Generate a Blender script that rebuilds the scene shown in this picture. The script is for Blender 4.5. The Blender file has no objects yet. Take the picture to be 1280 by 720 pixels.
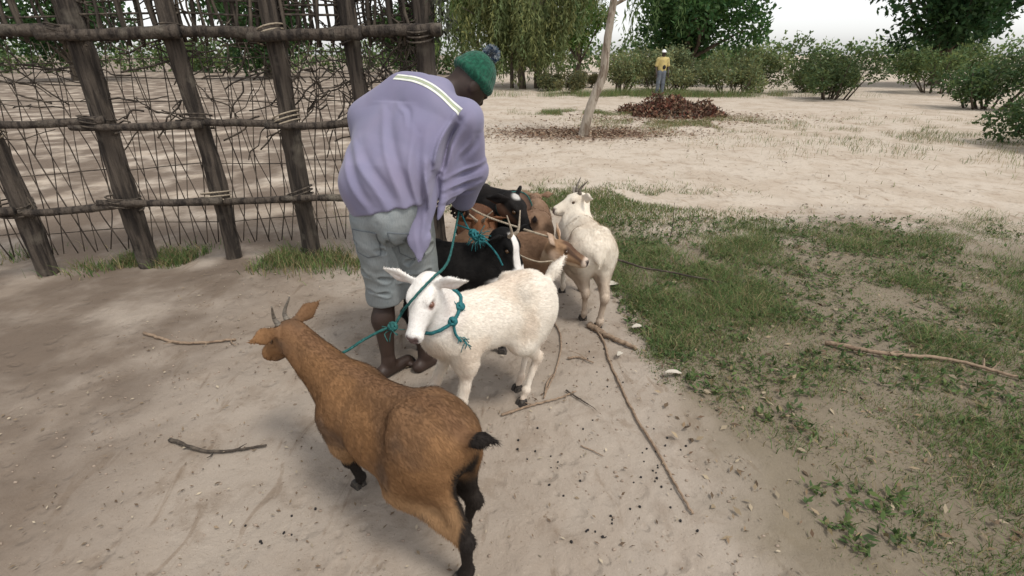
import bpy, math, random
import numpy as np
from mathutils import Vector, Matrix
from mathutils.bvhtree import BVHTree

random.seed(7)
RNG = np.random.default_rng(7)
SC = bpy.context.scene
COL = SC.collection
R = math.radians

# ------------------------------------------------------------------ camera
cam_d = bpy.data.cameras.new('camera')
cam_d.sensor_fit = 'HORIZONTAL'
cam_d.sensor_width = 36.0
cam_d.lens = 36.0 * 623.0 / 1280.0
cam_d.clip_start = 0.05
cam_d.clip_end = 3000.0
cam = bpy.data.objects.new('camera', cam_d)
COL.objects.link(cam)
cam.location = (0, 0, 1.6)
cam.rotation_euler = (R(90 - 25.1), 0, 0)
SC.camera = cam

# ------------------------------------------------------------------ sky + sun (bright overcast)
SUN_EL, SUN_AZ = 62.0, 130.0          # azimuth clockwise from +Y
world = bpy.data.worlds.new('World')
SC.world = world
world.use_nodes = True
nt = world.node_tree
nt.nodes.clear()
sky = nt.nodes.new('ShaderNodeTexSky')
sky.sky_type = 'NISHITA'
sky.sun_disc = False
sky.sun_elevation = R(SUN_EL)
sky.sun_rotation = R(SUN_AZ)
sky.air_density = 1.0
sky.dust_density = 1.2
sky.ozone_density = 1.0
hs = nt.nodes.new('ShaderNodeHueSaturation')
hs.inputs['Saturation'].default_value = 0.12
bg = nt.nodes.new('ShaderNodeBackground')
bg.inputs['Strength'].default_value = 0.15
wo = nt.nodes.new('ShaderNodeOutputWorld')
nt.links.new(sky.outputs[0], hs.inputs['Color'])
nt.links.new(hs.outputs[0], bg.inputs['Color'])
nt.links.new(bg.outputs[0], wo.inputs['Surface'])
sun_d = bpy.data.lights.new('sun', 'SUN')
sun_d.energy = 1.5
sun_d.angle = R(14)
sun_d.color = (1.0, 0.95, 0.87)
sun = bpy.data.objects.new('sun', sun_d)
COL.objects.link(sun)
_az, _el = R(SUN_AZ), R(SUN_EL)
_sd = Vector((math.sin(_az) * math.cos(_el), math.cos(_az) * math.cos(_el), math.sin(_el)))
sun.rotation_euler = _sd.to_track_quat('Z', 'Y').to_euler()
SC.view_settings.view_transform = 'Standard'
SC.view_settings.look = 'None'
SC.view_settings.exposure = 0.55
SC.view_settings.gamma = 1.0
SC.view_settings.use_curve_mapping = False

# ================================================================== helpers
def tag(o, label=None, cat=None, group=None, kind=None):
    if label: o['label'] = label
    if cat: o['category'] = cat
    if group: o['group'] = group
    if kind: o['kind'] = kind
    return o

def empty(name, loc=(0, 0, 0), rz=0.0, label=None, cat=None, group=None):
    o = bpy.data.objects.new(name, None)
    o.empty_display_size = 0.1
    COL.objects.link(o)
    o.location = loc
    o.rotation_euler = (0, 0, rz)
    return tag(o, label, cat, group)

def mesh_obj(name, verts, faces, mat, parent=None, cols=None, smooth=True):
    me = bpy.data.meshes.new(name)
    verts = np.asarray(verts, dtype=np.float32)
    if isinstance(faces, np.ndarray):
        n, k = faces.shape
        me.vertices.add(len(verts))
        me.vertices.foreach_set('co', verts.ravel())
        me.loops.add(n * k)
        me.loops.foreach_set('vertex_index', faces.astype(np.int32).ravel())
        me.polygons.add(n)
        me.polygons.foreach_set('loop_start', np.arange(0, n * k, k, dtype=np.int32))
        me.update(calc_edges=True)
        me.validate()
    else:
        me.from_pydata([tuple(v) for v in verts], [], faces)
        me.update()
    if smooth and len(me.polygons):
        me.polygons.foreach_set('use_smooth', np.ones(len(me.polygons), dtype=bool))
    if cols is not None:
        set_cols(me, cols)
    if mat: me.materials.append(mat)
    o = bpy.data.objects.new(name, me)
    COL.objects.link(o)
    if parent: o.parent = parent
    return o

def set_cols(me, cols):
    a = me.color_attributes.new('Col', 'FLOAT_COLOR', 'POINT')
    c = np.ones((len(me.vertices), 4), dtype=np.float32)
    c[:, :3] = cols
    a.data.foreach_set('color', c.ravel())

def unit(v):
    v = np.asarray(v, float)
    return v / (np.linalg.norm(v) + 1e-12)

# ---- value noise (numpy)
def _hash(ix, iy, iz, seed):
    h = (ix * 374761393 + iy * 668265263 + iz * 1274126177 + seed * 974634777) & 0x7fffffff
    h = ((h ^ (h >> 13)) * 1103515245) & 0x7fffffff
    h = (h ^ (h >> 16)) & 0x7fffffff
    return h / float(0x7fffffff)

def vnoise(x, y, z, seed=0):
    x, y, z = np.broadcast_arrays(np.asarray(x, float), np.asarray(y, float), np.asarray(z, float))
    ix, iy, iz = np.floor(x).astype(np.int64), np.floor(y).astype(np.int64), np.floor(z).astype(np.int64)
    fx, fy, fz = x - ix, y - iy, z - iz
    fx, fy, fz = [f * f * (3 - 2 * f) for f in (fx, fy, fz)]
    r = 0
    for dx in (0, 1):
        wx = fx if dx else 1 - fx
        for dy in (0, 1):
            wy = fy if dy else 1 - fy
            for dz in (0, 1):
                wz = fz if dz else 1 - fz
                r = r + wx * wy * wz * _hash(ix + dx, iy + dy, iz + dz, seed)
    return r * 2 - 1

def fbm(x, y, z, seed=0, o=3):
    r, a, s = 0, 1.0, 1.0
    for i in range(o):
        r = r + a * vnoise(np.asarray(x) * s, np.asarray(y) * s, np.asarray(z) * s, seed + i * 17)
        a *= 0.5; s *= 2.03
    return r

def sstep(a, b, x):
    t = np.clip((x - a) / (b - a), 0, 1)
    return t * t * (3 - 2 * t)

# ---- signed distance volumes -> continuous organic meshes
class Vol:
    def __init__(s, lo, hi, h):
        s.h = h
        s.lo = np.asarray(lo, float)
        n = np.ceil((np.asarray(hi, float) - s.lo) / h).astype(int) + 1
        s.ax = [(s.lo[i] + np.arange(n[i]) * h).astype(np.float32) for i in range(3)]
        s.d = np.full(tuple(n), 10.0, dtype=np.float32)

    def _sub(s, lo, hi, m):
        sl = []
        for i in range(3):
            a = int(np.floor((lo[i] - m - s.lo[i]) / s.h)); b = int(np.ceil((hi[i] + m - s.lo[i]) / s.h)) + 1
            sl.append(slice(max(a, 0), max(min(b, s.d.shape[i]), 0)))
        sl = tuple(sl)
        X = s.ax[0][sl[0]][:, None, None]; Y = s.ax[1][sl[1]][None, :, None]; Z = s.ax[2][sl[2]][None, None, :]
        return sl, X, Y, Z

    def _mix(s, sl, nd, k, op):
        o = s.d[sl]
        if o.size == 0: return
        if op == 'sub': nd = -nd; a, b = -o, -nd     # max(o, -d)
        else: a, b = o, nd
        if op == 'int': a, b = -o, -nd
        m = np.minimum(a, b)
        if k > 0:
            hh = np.maximum(k - np.abs(a - b), 0) / k
            m = m - hh * hh * k * 0.25
        s.d[sl] = m if op == 'add' else -m

    def cone(s, a, b, ra, rb, k=0.03, w=None, ws=1.0, op='add'):
        a = np.asarray(a, float); b = np.asarray(b, float)
        rm = max(ra, rb) * max(1.0, ws)
        sl, X, Y, Z = s._sub(np.minimum(a, b) - rm, np.maximum(a, b) + rm, k + 2 * s.h)
        ba = b - a; L2 = max(float(ba @ ba), 1e-9)
        px, py, pz = X - a[0], Y - a[1], Z - a[2]
        t = np.clip((px * ba[0] + py * ba[1] + pz * ba[2]) / L2, 0, 1)
        qx, qy, qz = px - t * ba[0], py - t * ba[1], pz - t * ba[2]
        q2 = qx * qx + qy * qy + qz * qz
        if w is not None:
            w = unit(w)
            qw = qx * w[0] + qy * w[1] + qz * w[2]
            q2 = q2 + qw * qw * (1.0 / ws ** 2 - 1.0)
        s._mix(sl, np.sqrt(np.maximum(q2, 0)) - (ra + t * (rb - ra)), k, op)

    def ell(s, c, r, k=0.03, F=None, U=None, op='add'):
        c = np.asarray(c, float); r = np.asarray(r, float)
        rm = r.max()
        sl, X, Y, Z = s._sub(c - rm, c + rm, k + 2 * s.h)
        px, py, pz = X - c[0], Y - c[1], Z - c[2]
        if F is not None:
            F = unit(F); U = np.asarray(U, float); U = unit(U - F * (U @ F)); L = np.cross(U, F)
            px, py, pz = (px * F[0] + py * F[1] + pz * F[2], px * L[0] + py * L[1] + pz * L[2], px * U[0] + py * U[1] + pz * U[2])
        k0 = np.sqrt((px / r[0]) ** 2 + (py / r[1]) ** 2 + (pz / r[2]) ** 2)
        k1 = np.sqrt((px / r[0] ** 2) ** 2 + (py / r[1] ** 2) ** 2 + (pz / r[2] ** 2) ** 2)
        s._mix(sl, k0 * (k0 - 1.0) / np.maximum(k1, 1e-6), k, op)

    def plane(s, p, n, k=0.0):          # keep the side the normal points away from
        n = unit(n)
        X = s.ax[0][:, None, None]; Y = s.ax[1][None, :, None]; Z = s.ax[2][None, None, :]
        pd = (X - p[0]) * n[0] + (Y - p[1]) * n[1] + (Z - p[2]) * n[2]
        s._mix((slice(None),) * 3, np.broadcast_to(pd, s.d.shape).astype(np.float32), k, 'int')

    def band(s, fn, w=0.05):            # displace the field near the surface
        I = np.argwhere(np.abs(s.d) < w)
        P = s.lo + I * s.h
        s.d[tuple(I.T)] += fn(P[:, 0], P[:, 1], P[:, 2]).astype(np.float32)

    def mesh(s):
        d, h = s.d, s.h
        d[0] = d[-1] = 1; d[:, 0] = d[:, -1] = 1; d[:, :, 0] = d[:, :, -1] = 1
        sg = d < 0
        cnt = np.zeros(tuple(n - 1 for n in d.shape), dtype=np.int8)
        cor = [(i, j, k) for i in (0, 1) for j in (0, 1) for k in (0, 1)]
        for (i, j, k) in cor:
            cnt += sg[i:d.shape[0] - 1 + i, j:d.shape[1] - 1 + j, k:d.shape[2] - 1 + k]
        A = np.argwhere((cnt > 0) & (cnt < 8))
        idx = np.full(cnt.shape, -1, dtype=np.int64)
        idx[tuple(A.T)] = np.arange(len(A))
        cv = {c: d[A[:, 0] + c[0], A[:, 1] + c[1], A[:, 2] + c[2]].astype(float) for c in cor}
        acc = np.zeros((len(A), 3)); num = np.zeros(len(A))
        for c in cor:
            for ax in range(3):
                if c[ax] == 0:
                    e = list(c); e[ax] = 1; e = tuple(e)
                    a, b = cv[c], cv[e]
                    m = (a < 0) != (b < 0)
                    t = np.where(m, a / np.where(np.abs(a - b) < 1e-9, 1, a - b), 0)
                    p = np.tile(np.array(c, float), (len(A), 1)); p[:, ax] += t
                    acc += p * m[:, None]; num += m
        V = s.lo + (A + acc / num[:, None]) * h
        Q = []
        for ax in range(3):
            o1, o2 = (ax + 1) % 3, (ax + 2) % 3
            s0 = [slice(None)] * 3; s1 = [slice(None)] * 3
            s0[ax] = slice(0, -1); s1[ax] = slice(1, None)
            a, b = sg[tuple(s0)], sg[tuple(s1)]
            E = np.argwhere(a != b)
            inside = a[tuple(E.T)]
            def cell(x, y):
                C = E.copy(); C[:, o1] -= x; C[:, o2] -= y
                return idx[tuple(C.T)]
            q = np.stack([cell(1, 1), cell(0, 1), cell(0, 0), cell(1, 0)], 1)
            q[~inside] = q[~inside][:, ::-1]
            Q.append(q)
        Q = np.concatenate(Q)
        Q = Q[(Q >= 0).all(1)]
        return V, Q

# ---- tubes
def smooth_path(pts, n):
    pts = [np.asarray(p, float) for p in pts]
    P = [2 * pts[0] - pts[1]] + pts + [2 * pts[-1] - pts[-2]]
    out = []
    m = len(pts) - 1
    for q in np.linspace(0, m, n):
        i = min(int(q), m - 1); t = q - i
        p0, p1, p2, p3 = P[i], P[i + 1], P[i + 2], P[i + 3]
        out.append(0.5 * ((2 * p1) + (p2 - p0) * t + (2 * p0 - 5 * p1 + 4 * p2 - p3) * t * t + (3 * p1 - p0 - 3 * p2 + p3) * t ** 3))
    return np.array(out)

def tube(path, rad, n=8, jit=0.0):
    path = np.asarray(path, float)
    m = len(path)
    rad = np.broadcast_to(np.asarray(rad, float), (m,))
    T = np.gradient(path, axis=0); T /= np.linalg.norm(T, axis=1)[:, None] + 1e-9
    ref = np.array([0, 0, 1.0]) if abs(T[0][2]) < 0.9 else np.array([1.0, 0, 0])
    V = []; F = []
    u = unit(ref - T[0] * (ref @ T[0]))
    for i in range(m):
        u = unit(u - T[i] * (u @ T[i])); v = np.cross(T[i], u)
        for j in range(n):
            a = 2 * math.pi * j / n
            r = rad[i] * (1 + (random.uniform(-jit, jit) if jit else 0))
            V.append(path[i] + r * (math.cos(a) * u + math.sin(a) * v))
    for i in range(m - 1):
        for j in range(n):
            a, b = i * n + j, i * n + (j + 1) % n
            F.append((a, b, b + n, a + n))
    F.append(tuple(range(n))[::-1]); F.append(tuple(range((m - 1) * n, m * n)))
    return V, F

def join(parts):
    V, F = [], []
    for v, f in parts:
        o = len(V)
        V.extend(v); F.extend([tuple(i + o for i in q) for q in f])
    return V, F

def rope_geo(pts, r, n=None, strands=3, pitch=0.03):
    pts = [np.asarray(p, float) for p in pts]
    L = sum(np.linalg.norm(pts[i + 1] - pts[i]) for i in range(len(pts) - 1))
    n = n or max(12, int(L / 0.008))
    C = smooth_path(pts, n)
    T = np.gradient(C, axis=0); T /= np.linalg.norm(T, axis=1)[:, None] + 1e-9
    ref = np.array([0.3, 0.2, 0.93])
    U = ref - T * (T @ ref)[:, None]; U /= np.linalg.norm(U, axis=1)[:, None] + 1e-9
    W = np.cross(T, U)
    s = np.linspace(0, L, n)
    out = []
    for k in range(strands):
        a = s / pitch * 2 * math.pi + k * 2 * math.pi / strands
        P = C + 0.5 * r * (np.cos(a)[:, None] * U + np.sin(a)[:, None] * W)
        out.append(tube(P, 0.62 * r, 5))
    return out

# ------------------------------------------------------------------ materials
def mat(name, col, rough=0.85, noise=None, bump=None, attr=False, spec=0.3, sheen=0.0, mult=None, translucent=0.0):
    """col linear; noise=(scale,detail,col2,lo,hi); bump=(scale,strength,dist)"""
    m = bpy.data.materials.new(name); m.use_nodes = True
    n = m.node_tree; n.nodes.clear()
    out = n.nodes.new('ShaderNodeOutputMaterial')
    p = n.nodes.new('ShaderNodeBsdfPrincipled')
    p.inputs['Roughness'].default_value = rough
    p.inputs['Specular IOR Level'].default_value = spec
    if sheen:
        p.inputs['Sheen Weight'].default_value = sheen
        p.inputs['Sheen Roughness'].default_value = 0.5
    n.links.new(p.outputs[0], out.inputs[0])
    tc = n.nodes.new('ShaderNodeTexCoord')
    if attr:
        a = n.nodes.new('ShaderNodeAttribute'); a.attribute_name = 'Col'
        c = a.outputs['Color']
    else:
        rgb = n.nodes.new('ShaderNodeRGB'); rgb.outputs[0].default_value = (*col, 1); c = rgb.outputs[0]
    for nz in (noise or []):
        sc, det, c2, lo, hi = nz[:5]
        t = n.nodes.new('ShaderNodeTexNoise'); t.inputs['Scale'].default_value = 1.0; t.inputs['Detail'].default_value = det
        mp = n.nodes.new('ShaderNodeMapping'); mp.inputs['Scale'].default_value = sc if isinstance(sc, tuple) else (sc, sc, sc)
        n.links.new(tc.outputs['Object'], mp.inputs['Vector']); n.links.new(mp.outputs[0], t.inputs['Vector'])
        r = n.nodes.new('ShaderNodeMapRange'); r.inputs['From Min'].default_value = lo; r.inputs['From Max'].default_value = hi
        n.links.new(t.outputs['Fac'], r.inputs['Value'])
        mx = n.nodes.new('ShaderNodeMix'); mx.data_type = 'RGBA'
        if len(nz) > 5: mx.blend_type = nz[5]
        n.links.new(r.outputs[0], mx.inputs['Factor'])
        n.links.new(c, mx.inputs['A']); mx.inputs['B'].default_value = (*c2, 1)
        c = mx.outputs['Result']
    n.links.new(c, p.inputs['Base Color'])
    prev = None
    for b in (bump or []):
        sc, st, dist = b[:3]
        t = n.nodes.new('ShaderNodeTexNoise'); t.inputs['Scale'].default_value = 1.0; t.inputs['Detail'].default_value = 4
        mp = n.nodes.new('ShaderNodeMapping'); mp.inputs['Scale'].default_value = sc if isinstance(sc, tuple) else (sc, sc, sc)
        n.links.new(tc.outputs['Object'], mp.inputs['Vector']); n.links.new(mp.outputs[0], t.inputs['Vector'])
        bn = n.nodes.new('ShaderNodeBump'); bn.inputs['Strength'].default_value = st; bn.inputs['Distance'].default_value = dist
        n.links.new(t.outputs['Fac'], bn.inputs['Height'])
        if prev: n.links.new(prev, bn.inputs['Normal'])
        prev = bn.outputs[0]
    if prev: n.links.new(prev, p.inputs['Normal'])
    if translucent:
        tr = n.nodes.new('ShaderNodeBsdfTranslucent'); n.links.new(c, tr.inputs['Color'])
        ms = n.nodes.new('ShaderNodeMixShader'); ms.inputs[0].default_value = translucent
        n.links.new(p.outputs[0], ms.inputs[1]); n.links.new(tr.outputs[0], ms.inputs[2])
        n.links.new(ms.outputs[0], out.inputs[0])
    return m

M = {}
M['coat'] = mat('coat', (1, 1, 1), 0.8, attr=True, spec=0.15, sheen=0.0,
                noise=[((5, 9, 7), 3, (0.86, 0.83, 0.79), 0.50, 0.85, 'MULTIPLY'), ((70, 260, 130), 2, (0.92, 0.91, 0.90), 0.45, 0.75, 'MULTIPLY')],
                bump=[((60, 240, 120), 0.35, 0.004), ((22, 40, 26), 0.3, 0.008)])
M['hoof'] = mat('hoof', (0.035, 0.03, 0.026), 0.6, noise=[(60, 2, (0.12, 0.1, 0.08), 0.5, 0.8)])
M['horn'] = mat('horn', (0.10, 0.085, 0.07), 0.6, noise=[((20, 20, 160), 2, (0.22, 0.19, 0.15), 0.4, 0.7)], bump=[((20, 20, 220), 0.5, 0.003)])
M['horn_pale'] = mat('horn_pale', (0.38, 0.31, 0.23), 0.6, noise=[((20, 20, 160), 2, (0.2, 0.16, 0.12), 0.4, 0.7)], bump=[((20, 20, 220), 0.5, 0.003)])
M['eye'] = mat('eye', (0.06, 0.03, 0.012), 0.12, spec=0.6)
M['eye_pink'] = mat('eye_pink', (0.16, 0.075, 0.05), 0.15, spec=0.6)
M['skin'] = mat('skin', (0.030, 0.017, 0.012), 0.55, noise=[(14, 3, (0.045, 0.026, 0.019), 0.4, 0.7)], bump=[(180, 0.15, 0.002)], spec=0.4)
M['shirt'] = mat('shirt', (0.203, 0.196, 0.290), 0.9, sheen=0.15, spec=0.15,
                 noise=[((5, 5, 3), 4, (0.245, 0.225, 0.318), 0.42, 0.7), ((2.2, 2.2, 2.2), 3, (0.9, 0.84, 0.88), 0.45, 0.75, 'MULTIPLY')],
                 bump=[(420, 0.15, 0.0012), (95, .12, .002)])
M['stripe'] = mat('stripe', (0.72, 0.73, 0.66), 0.85, noise=[(30, 2, (0.55, 0.55, 0.52), 0.5, 0.8)])
M['stripe_green'] = mat('stripe_green', (0.36, 0.40, 0.27), 0.85, noise=[(30, 2, (0.28, 0.3, 0.25), 0.5, 0.8)])
M['denim'] = mat('denim', (0.25, 0.265, 0.265), 0.92, spec=0.12,
                 noise=[((9, 9, 4), 4, (0.22, 0.245, 0.25), 0.40, 0.70), ((300, 300, 40), 2, (0.82, 0.84, 0.86), 0.45, 0.7, 'MULTIPLY'), (3.2, 3, (0.75, 0.71, 0.62), 0.5, 0.75, 'MULTIPLY')],
                 bump=[((14, 14, 26), 0.4, 0.012), (380, 0.2, 0.0015)])
M['stitch'] = mat('stitch', (0.12, 0.135, 0.15), 0.9)
M['knit'] = mat('knit', (0.005, 0.05, 0.029), 0.95, sheen=0.15, noise=[((60, 60, 60), 2, (0.012, 0.10, 0.058), 0.4, 0.7)], bump=[((150, 150, 60), 0.7, 0.004)])
M['knit_blue'] = mat('knit_blue', (0.03, 0.075, 0.15), 0.95, sheen=0.3, attr=False, noise=[(55, 2, (0.42, 0.46, 0.48), 0.48, 0.58)], bump=[(140, 0.8, 0.004)])
M['rope_teal'] = mat('rope_teal', (0.012, 0.105, 0.115), 0.75, noise=[(90, 3, (0.03, 0.17, 0.185), 0.4, 0.7)])
M['rope_dark'] = mat('rope_dark', (0.010, 0.068, 0.062), 0.75, noise=[(90, 3, (0.03, 0.14, 0.13), 0.4, 0.7)])
M['rope_beige'] = mat('rope_beige', (0.36, 0.30, 0.225), 0.9, noise=[(80, 3, (0.22, 0.18, 0.13), 0.4, 0.7)])
M['bark_fence'] = mat('bark_fence', (0.085, 0.068, 0.054), 0.95, noise=[((28, 28, 2.5), 5, (0.030, 0.024, 0.020), 0.45, 0.60), (6, 4, (0.14, 0.12, 0.095), 0.55, 0.72)], bump=[((45, 45, 4), 1.0, 0.03), (60, .5, .006)])
M['stick'] = mat('stick', (0.05, 0.04, 0.032), 0.95, noise=[((30, 30, 6), 3, (0.13, 0.105, 0.08), 0.45, 0.7)], bump=[((80, 80, 12), 0.7, 0.004)])
M['stick_pale'] = mat('stick_pale', (0.27, 0.195, 0.135), 0.95, noise=[((40, 40, 40), 3, (0.16, 0.11, 0.075), 0.45, 0.7)], bump=[(90, 0.7, 0.004)])
M['bark_pale'] = mat('bark_pale', (0.36, 0.31, 0.255), 0.95, noise=[((7, 7, 2.2), 4, (0.15, 0.11, 0.08), 0.50, 0.56), ((30, 30, 8), 4, (0.27, 0.23, 0.18), 0.4, 0.7), ((6, 6, 4), 3, (0.07, 0.055, 0.045), 0.66, 0.72)], bump=[((30, 30, 6), 0.8, 0.02)])
M['bark_dark'] = mat('bark_dark', (0.12, 0.095, 0.07), 0.95, noise=[((12, 12, 2), 4, (0.06, 0.047, 0.037), 0.4, 0.65)], bump=[((25, 25, 5), 0.8, 0.03)])
M['leaf'] = mat('leaf', (1, 1, 1), 0.6, attr=True, spec=0.25, translucent=0.42)
M['grass'] = mat('grass', (1, 1, 1), 0.7, attr=True, spec=0.2, translucent=0.25)
M['dry'] = mat('dry', (1, 1, 1), 0.85, attr=True, spec=0.15)
M['cap_white'] = mat('cap_white', (0.75, 0.75, 0.74), 0.9)
M['yellow'] = mat('yellow', (0.50, 0.40, 0.16), 0.9, noise=[(8, 3, (0.38, 0.31, 0.15), 0.45, 0.7)])
M['jeans'] = mat('jeans', (0.11, 0.125, 0.15), 0.9, noise=[(9, 3, (0.16, 0.17, 0.18), 0.45, 0.7)])
M['black_cloth'] = mat('black_cloth', (0.02, 0.018, 0.018), 0.9)
M['paper'] = mat('paper', (0.48, 0.44, 0.37), 0.9, noise=[(60, 3, (0.42, 0.37, 0.3), 0.5, 0.75)])

# ================================================================== ground
def mound(x, y):
    """gentle relief in metres, flattened to a few mm"""
    h = 0.010 * fbm(x * 1.3, y * 1.3, 0.0, 3, 3) + 0.006 * vnoise(x * 5.1, y * 5.1, 0.5, 9)
    far = sstep(7, 30, y)
    h = h + far * 0.10 * fbm(x * 0.16, y * 0.16, 2.0, 21, 3)
    # footprints and hoof marks
    h = h - 0.010 * np.clip(vnoise(x * 9.0, y * 9.0, 3.0, 31) - 0.25, 0, 1)
    # soft bank and low berm near the far dune
    h = h + 0.55 * np.exp(-(((x - 3.8) / 2.6) ** 2 + ((y - 33.0) / 2.4) ** 2))
    return h

def gz(x, y):
    return float(mound(np.array([float(x)]), np.array([float(y)]))[0])

def graded(a0, a1, core0, core1, step, ratio):
    v = list(np.arange(core0, core1 + 1e-6, step))
    s = step
    while v[-1] < a1:
        s *= ratio; v.append(v[-1] + s)
    s = step
    while v[0] > a0:
        s *= ratio; v.insert(0, v[0] - s)
    return np.array(v)

gx = graded(-900, 900, -2.6, 3.0, 0.022, 1.13)
gy = graded(-60, 1500, 0.7, 5.5, 0.022, 1.07)
GX, GY = np.meshgrid(gx, gy, indexing='ij')
GZ = mound(GX.ravel(), GY.ravel())
gv = np.stack([GX.ravel(), GY.ravel(), GZ], 1)
ni, nj = GX.shape
I, J = np.meshgrid(np.arange(ni - 1), np.arange(nj - 1), indexing='ij')
a = (I * nj + J).ravel()
gf = np.stack([a, a + nj, a + nj + 1, a + 1], 1)

def ground_mat():
    m = bpy.data.materials.new('sandy_soil'); m.use_nodes = True
    n = m.node_tree; n.nodes.clear()
    N = n.nodes.new; L = n.links.new
    out = N('ShaderNodeOutputMaterial'); p = N('ShaderNodeBsdfPrincipled')
    p.inputs['Roughness'].default_value = 0.95; p.inputs['Specular IOR Level'].default_value = 0.15
    L(p.outputs[0], out.inputs[0])
    tc = N('ShaderNodeTexCoord')
    def noise(sc, det=4, rough=0.55, dist=0.0):
        mp = N('ShaderNodeMapping'); mp.inputs['Scale'].default_value = sc if isinstance(sc, tuple) else (sc, sc, sc)
        t = N('ShaderNodeTexNoise'); t.inputs['Scale'].default_value = 1; t.inputs['Detail'].default_value = det
        t.inputs['Roughness'].default_value = rough; t.inputs['Distortion'].default_value = dist
        L(tc.outputs['Object'], mp.inputs[0]); L(mp.outputs[0], t.inputs['Vector'])
        return t.outputs['Fac']
    def rng(v, a, b, lo=0.0, hi=1.0):
        r = N('ShaderNodeMapRange'); r.inputs['From Min'].default_value = a; r.inputs['From Max'].default_value = b
        r.inputs['To Min'].default_value = lo; r.inputs['To Max'].default_value = hi
        r.interpolation_type = 'SMOOTHSTEP'
        L(v, r.inputs['Value']); return r.outputs[0]
    def mixc(f, A, B, mode='MIX'):
        x = N('ShaderNodeMix'); x.data_type = 'RGBA'; x.blend_type = mode
        L(f, x.inputs['Factor'])
        for k, v in (('A', A), ('B', B)):
            if isinstance(v, tuple): x.inputs[k].default_value = (*v, 1)
            else: L(v, x.inputs[k])
        return x.outputs['Result']
    def mth(op, a, b=None):
        x = N('ShaderNodeMath'); x.operation = op
        for i, v in enumerate((a, b)):
            if v is None: continue
            if isinstance(v, (int, float)): x.inputs[i].default_value = v
            else: L(v, x.inputs[i])
        return x.outputs[0]
    sep = N('ShaderNodeSeparateXYZ'); L(tc.outputs['Object'], sep.inputs[0])
    X, Y = sep.outputs['X'], sep.outputs['Y']
    # trampled greyish soil near, paler loose sand on the track beyond
    wob = mth('ADD', Y, mth('MULTIPLY', noise(0.7, 3), 2.4))
    track = rng(wob, 5.6, 7.0)
    c = mixc(track, (0.332, 0.281, 0.231), (0.475, 0.408, 0.335))
    c = mixc(rng(noise(1.1, 5, 0.6, 0.6), 0.42, 0.62), c, (0.87, 0.84, 0.81), 'MULTIPLY')
    c = mixc(rng(noise(4.5, 5, 0.65, 0.4), 0.50, 0.68), c, (0.80, 0.77, 0.74), 'MULTIPLY')
    c = mixc(rng(noise((9, 3.0, 9), 4, 0.6, 1.0), 0.58, 0.70), c, (0.78, 0.74, 0.70), 'MULTIPLY')
    # damp / dung-dark specks with shapes of their own
    c = mixc(rng(noise(26, 3, 0.6), 0.66, 0.74), c, (0.62, 0.56, 0.50), 'MULTIPLY')
    c = mixc(rng(noise(140, 2, 0.6), 0.62, 0.74), c, (0.72, 0.68, 0.63), 'MULTIPLY')
    c = mixc(mth('MULTIPLY', rng(noise(95, 2, 0.6), 0.64, 0.76), 0.35), c, (0.50, 0.43, 0.36))
    # invented dark ground toward the fence, shade put in with dung; brown soil under the litter of the thin tree
    pen = mth('MULTIPLY', rng(X, -1.1, -2.3), rng(noise(1.4, 4), 0.30, 0.58))
    c = mixc(pen, c, (0.150, 0.115, 0.088))
    fx = mth('MULTIPLY', mth('SUBTRACT', X, 1.6), 0.42); fy = mth('MULTIPLY', mth('SUBTRACT', Y, 11.6), 0.85)
    rr = mth('SQRT', mth('ADD', mth('MULTIPLY', fx, fx), mth('MULTIPLY', fy, fy)))
    lit = mth('MULTIPLY', rng(mth('ADD', rr, mth('MULTIPLY', noise(2.0, 4), 0.9)), 1.35, 0.85), 0.75)
    c = mixc(lit, c, (0.20, 0.125, 0.085))
    # thin turf soil on the right
    vx = mth('ADD', mth('SUBTRACT', X, mth('MULTIPLY', mth('SUBTRACT', Y, 2.0), 0.02)), mth('MULTIPLY', noise(2.2, 4), 0.5))
    vg = mth('MULTIPLY', rng(vx, 0.98, 1.30), rng(wob, 6.1, 5.2))
    c = mixc(mth('MULTIPLY', vg, 0.8), c, (0.165, 0.135, 0.092))
    L(c, p.inputs['Base Color'])
    def vor(sc, seed):
        mp = N('ShaderNodeMapping'); mp.inputs['Scale'].default_value = (sc, sc, sc); mp.inputs['Location'].default_value = (seed, seed * .7, 0)
        t = N('ShaderNodeTexVoronoi'); t.inputs['Scale'].default_value = 1; t.inputs['Randomness'].default_value = 1.0
        wv = N('ShaderNodeTexNoise'); wv.inputs['Scale'].default_value = 3.0
        L(tc.outputs['Object'], mp.inputs[0])
        ad = N('ShaderNodeVectorMath'); ad.operation = 'ADD'; L(mp.outputs[0], ad.inputs[0]); L(tc.outputs['Object'], wv.inputs['Vector']); L(wv.outputs['Color'], ad.inputs[1])
        L(ad.outputs[0], t.inputs['Vector'])
        return t.outputs['Distance']
    pits = mth('ADD', rng(vor(7.5, 1.3), 0.14, 0.34), rng(vor(11.0, 4.1), 0.10, 0.26, 0.0, 0.7))
    b0 = N('ShaderNodeBump'); b0.inputs['Strength'].default_value = 0.5; b0.inputs['Distance'].default_value = 0.020
    L(mth('MULTIPLY', pits, rng(noise(0.9, 3), 0.35, 0.6)), b0.inputs['Height'])
    b1 = N('ShaderNodeBump'); L(b0.outputs[0], b1.inputs['Normal']); b1.inputs['Strength'].default_value = 0.6; b1.inputs['Distance'].default_value = 0.03
    L(noise(7, 6, 0.65, 0.3), b1.inputs['Height'])
    b2 = N('ShaderNodeBump'); b2.inputs['Strength'].default_value = 0.5; b2.inputs['Distance'].default_value = 0.006
    L(noise(110, 6, 0.8), b2.inputs['Height']); L(b1.outputs[0], b2.inputs['Normal'])
    L(b2.outputs[0], p.inputs['Normal'])
    return m

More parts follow.
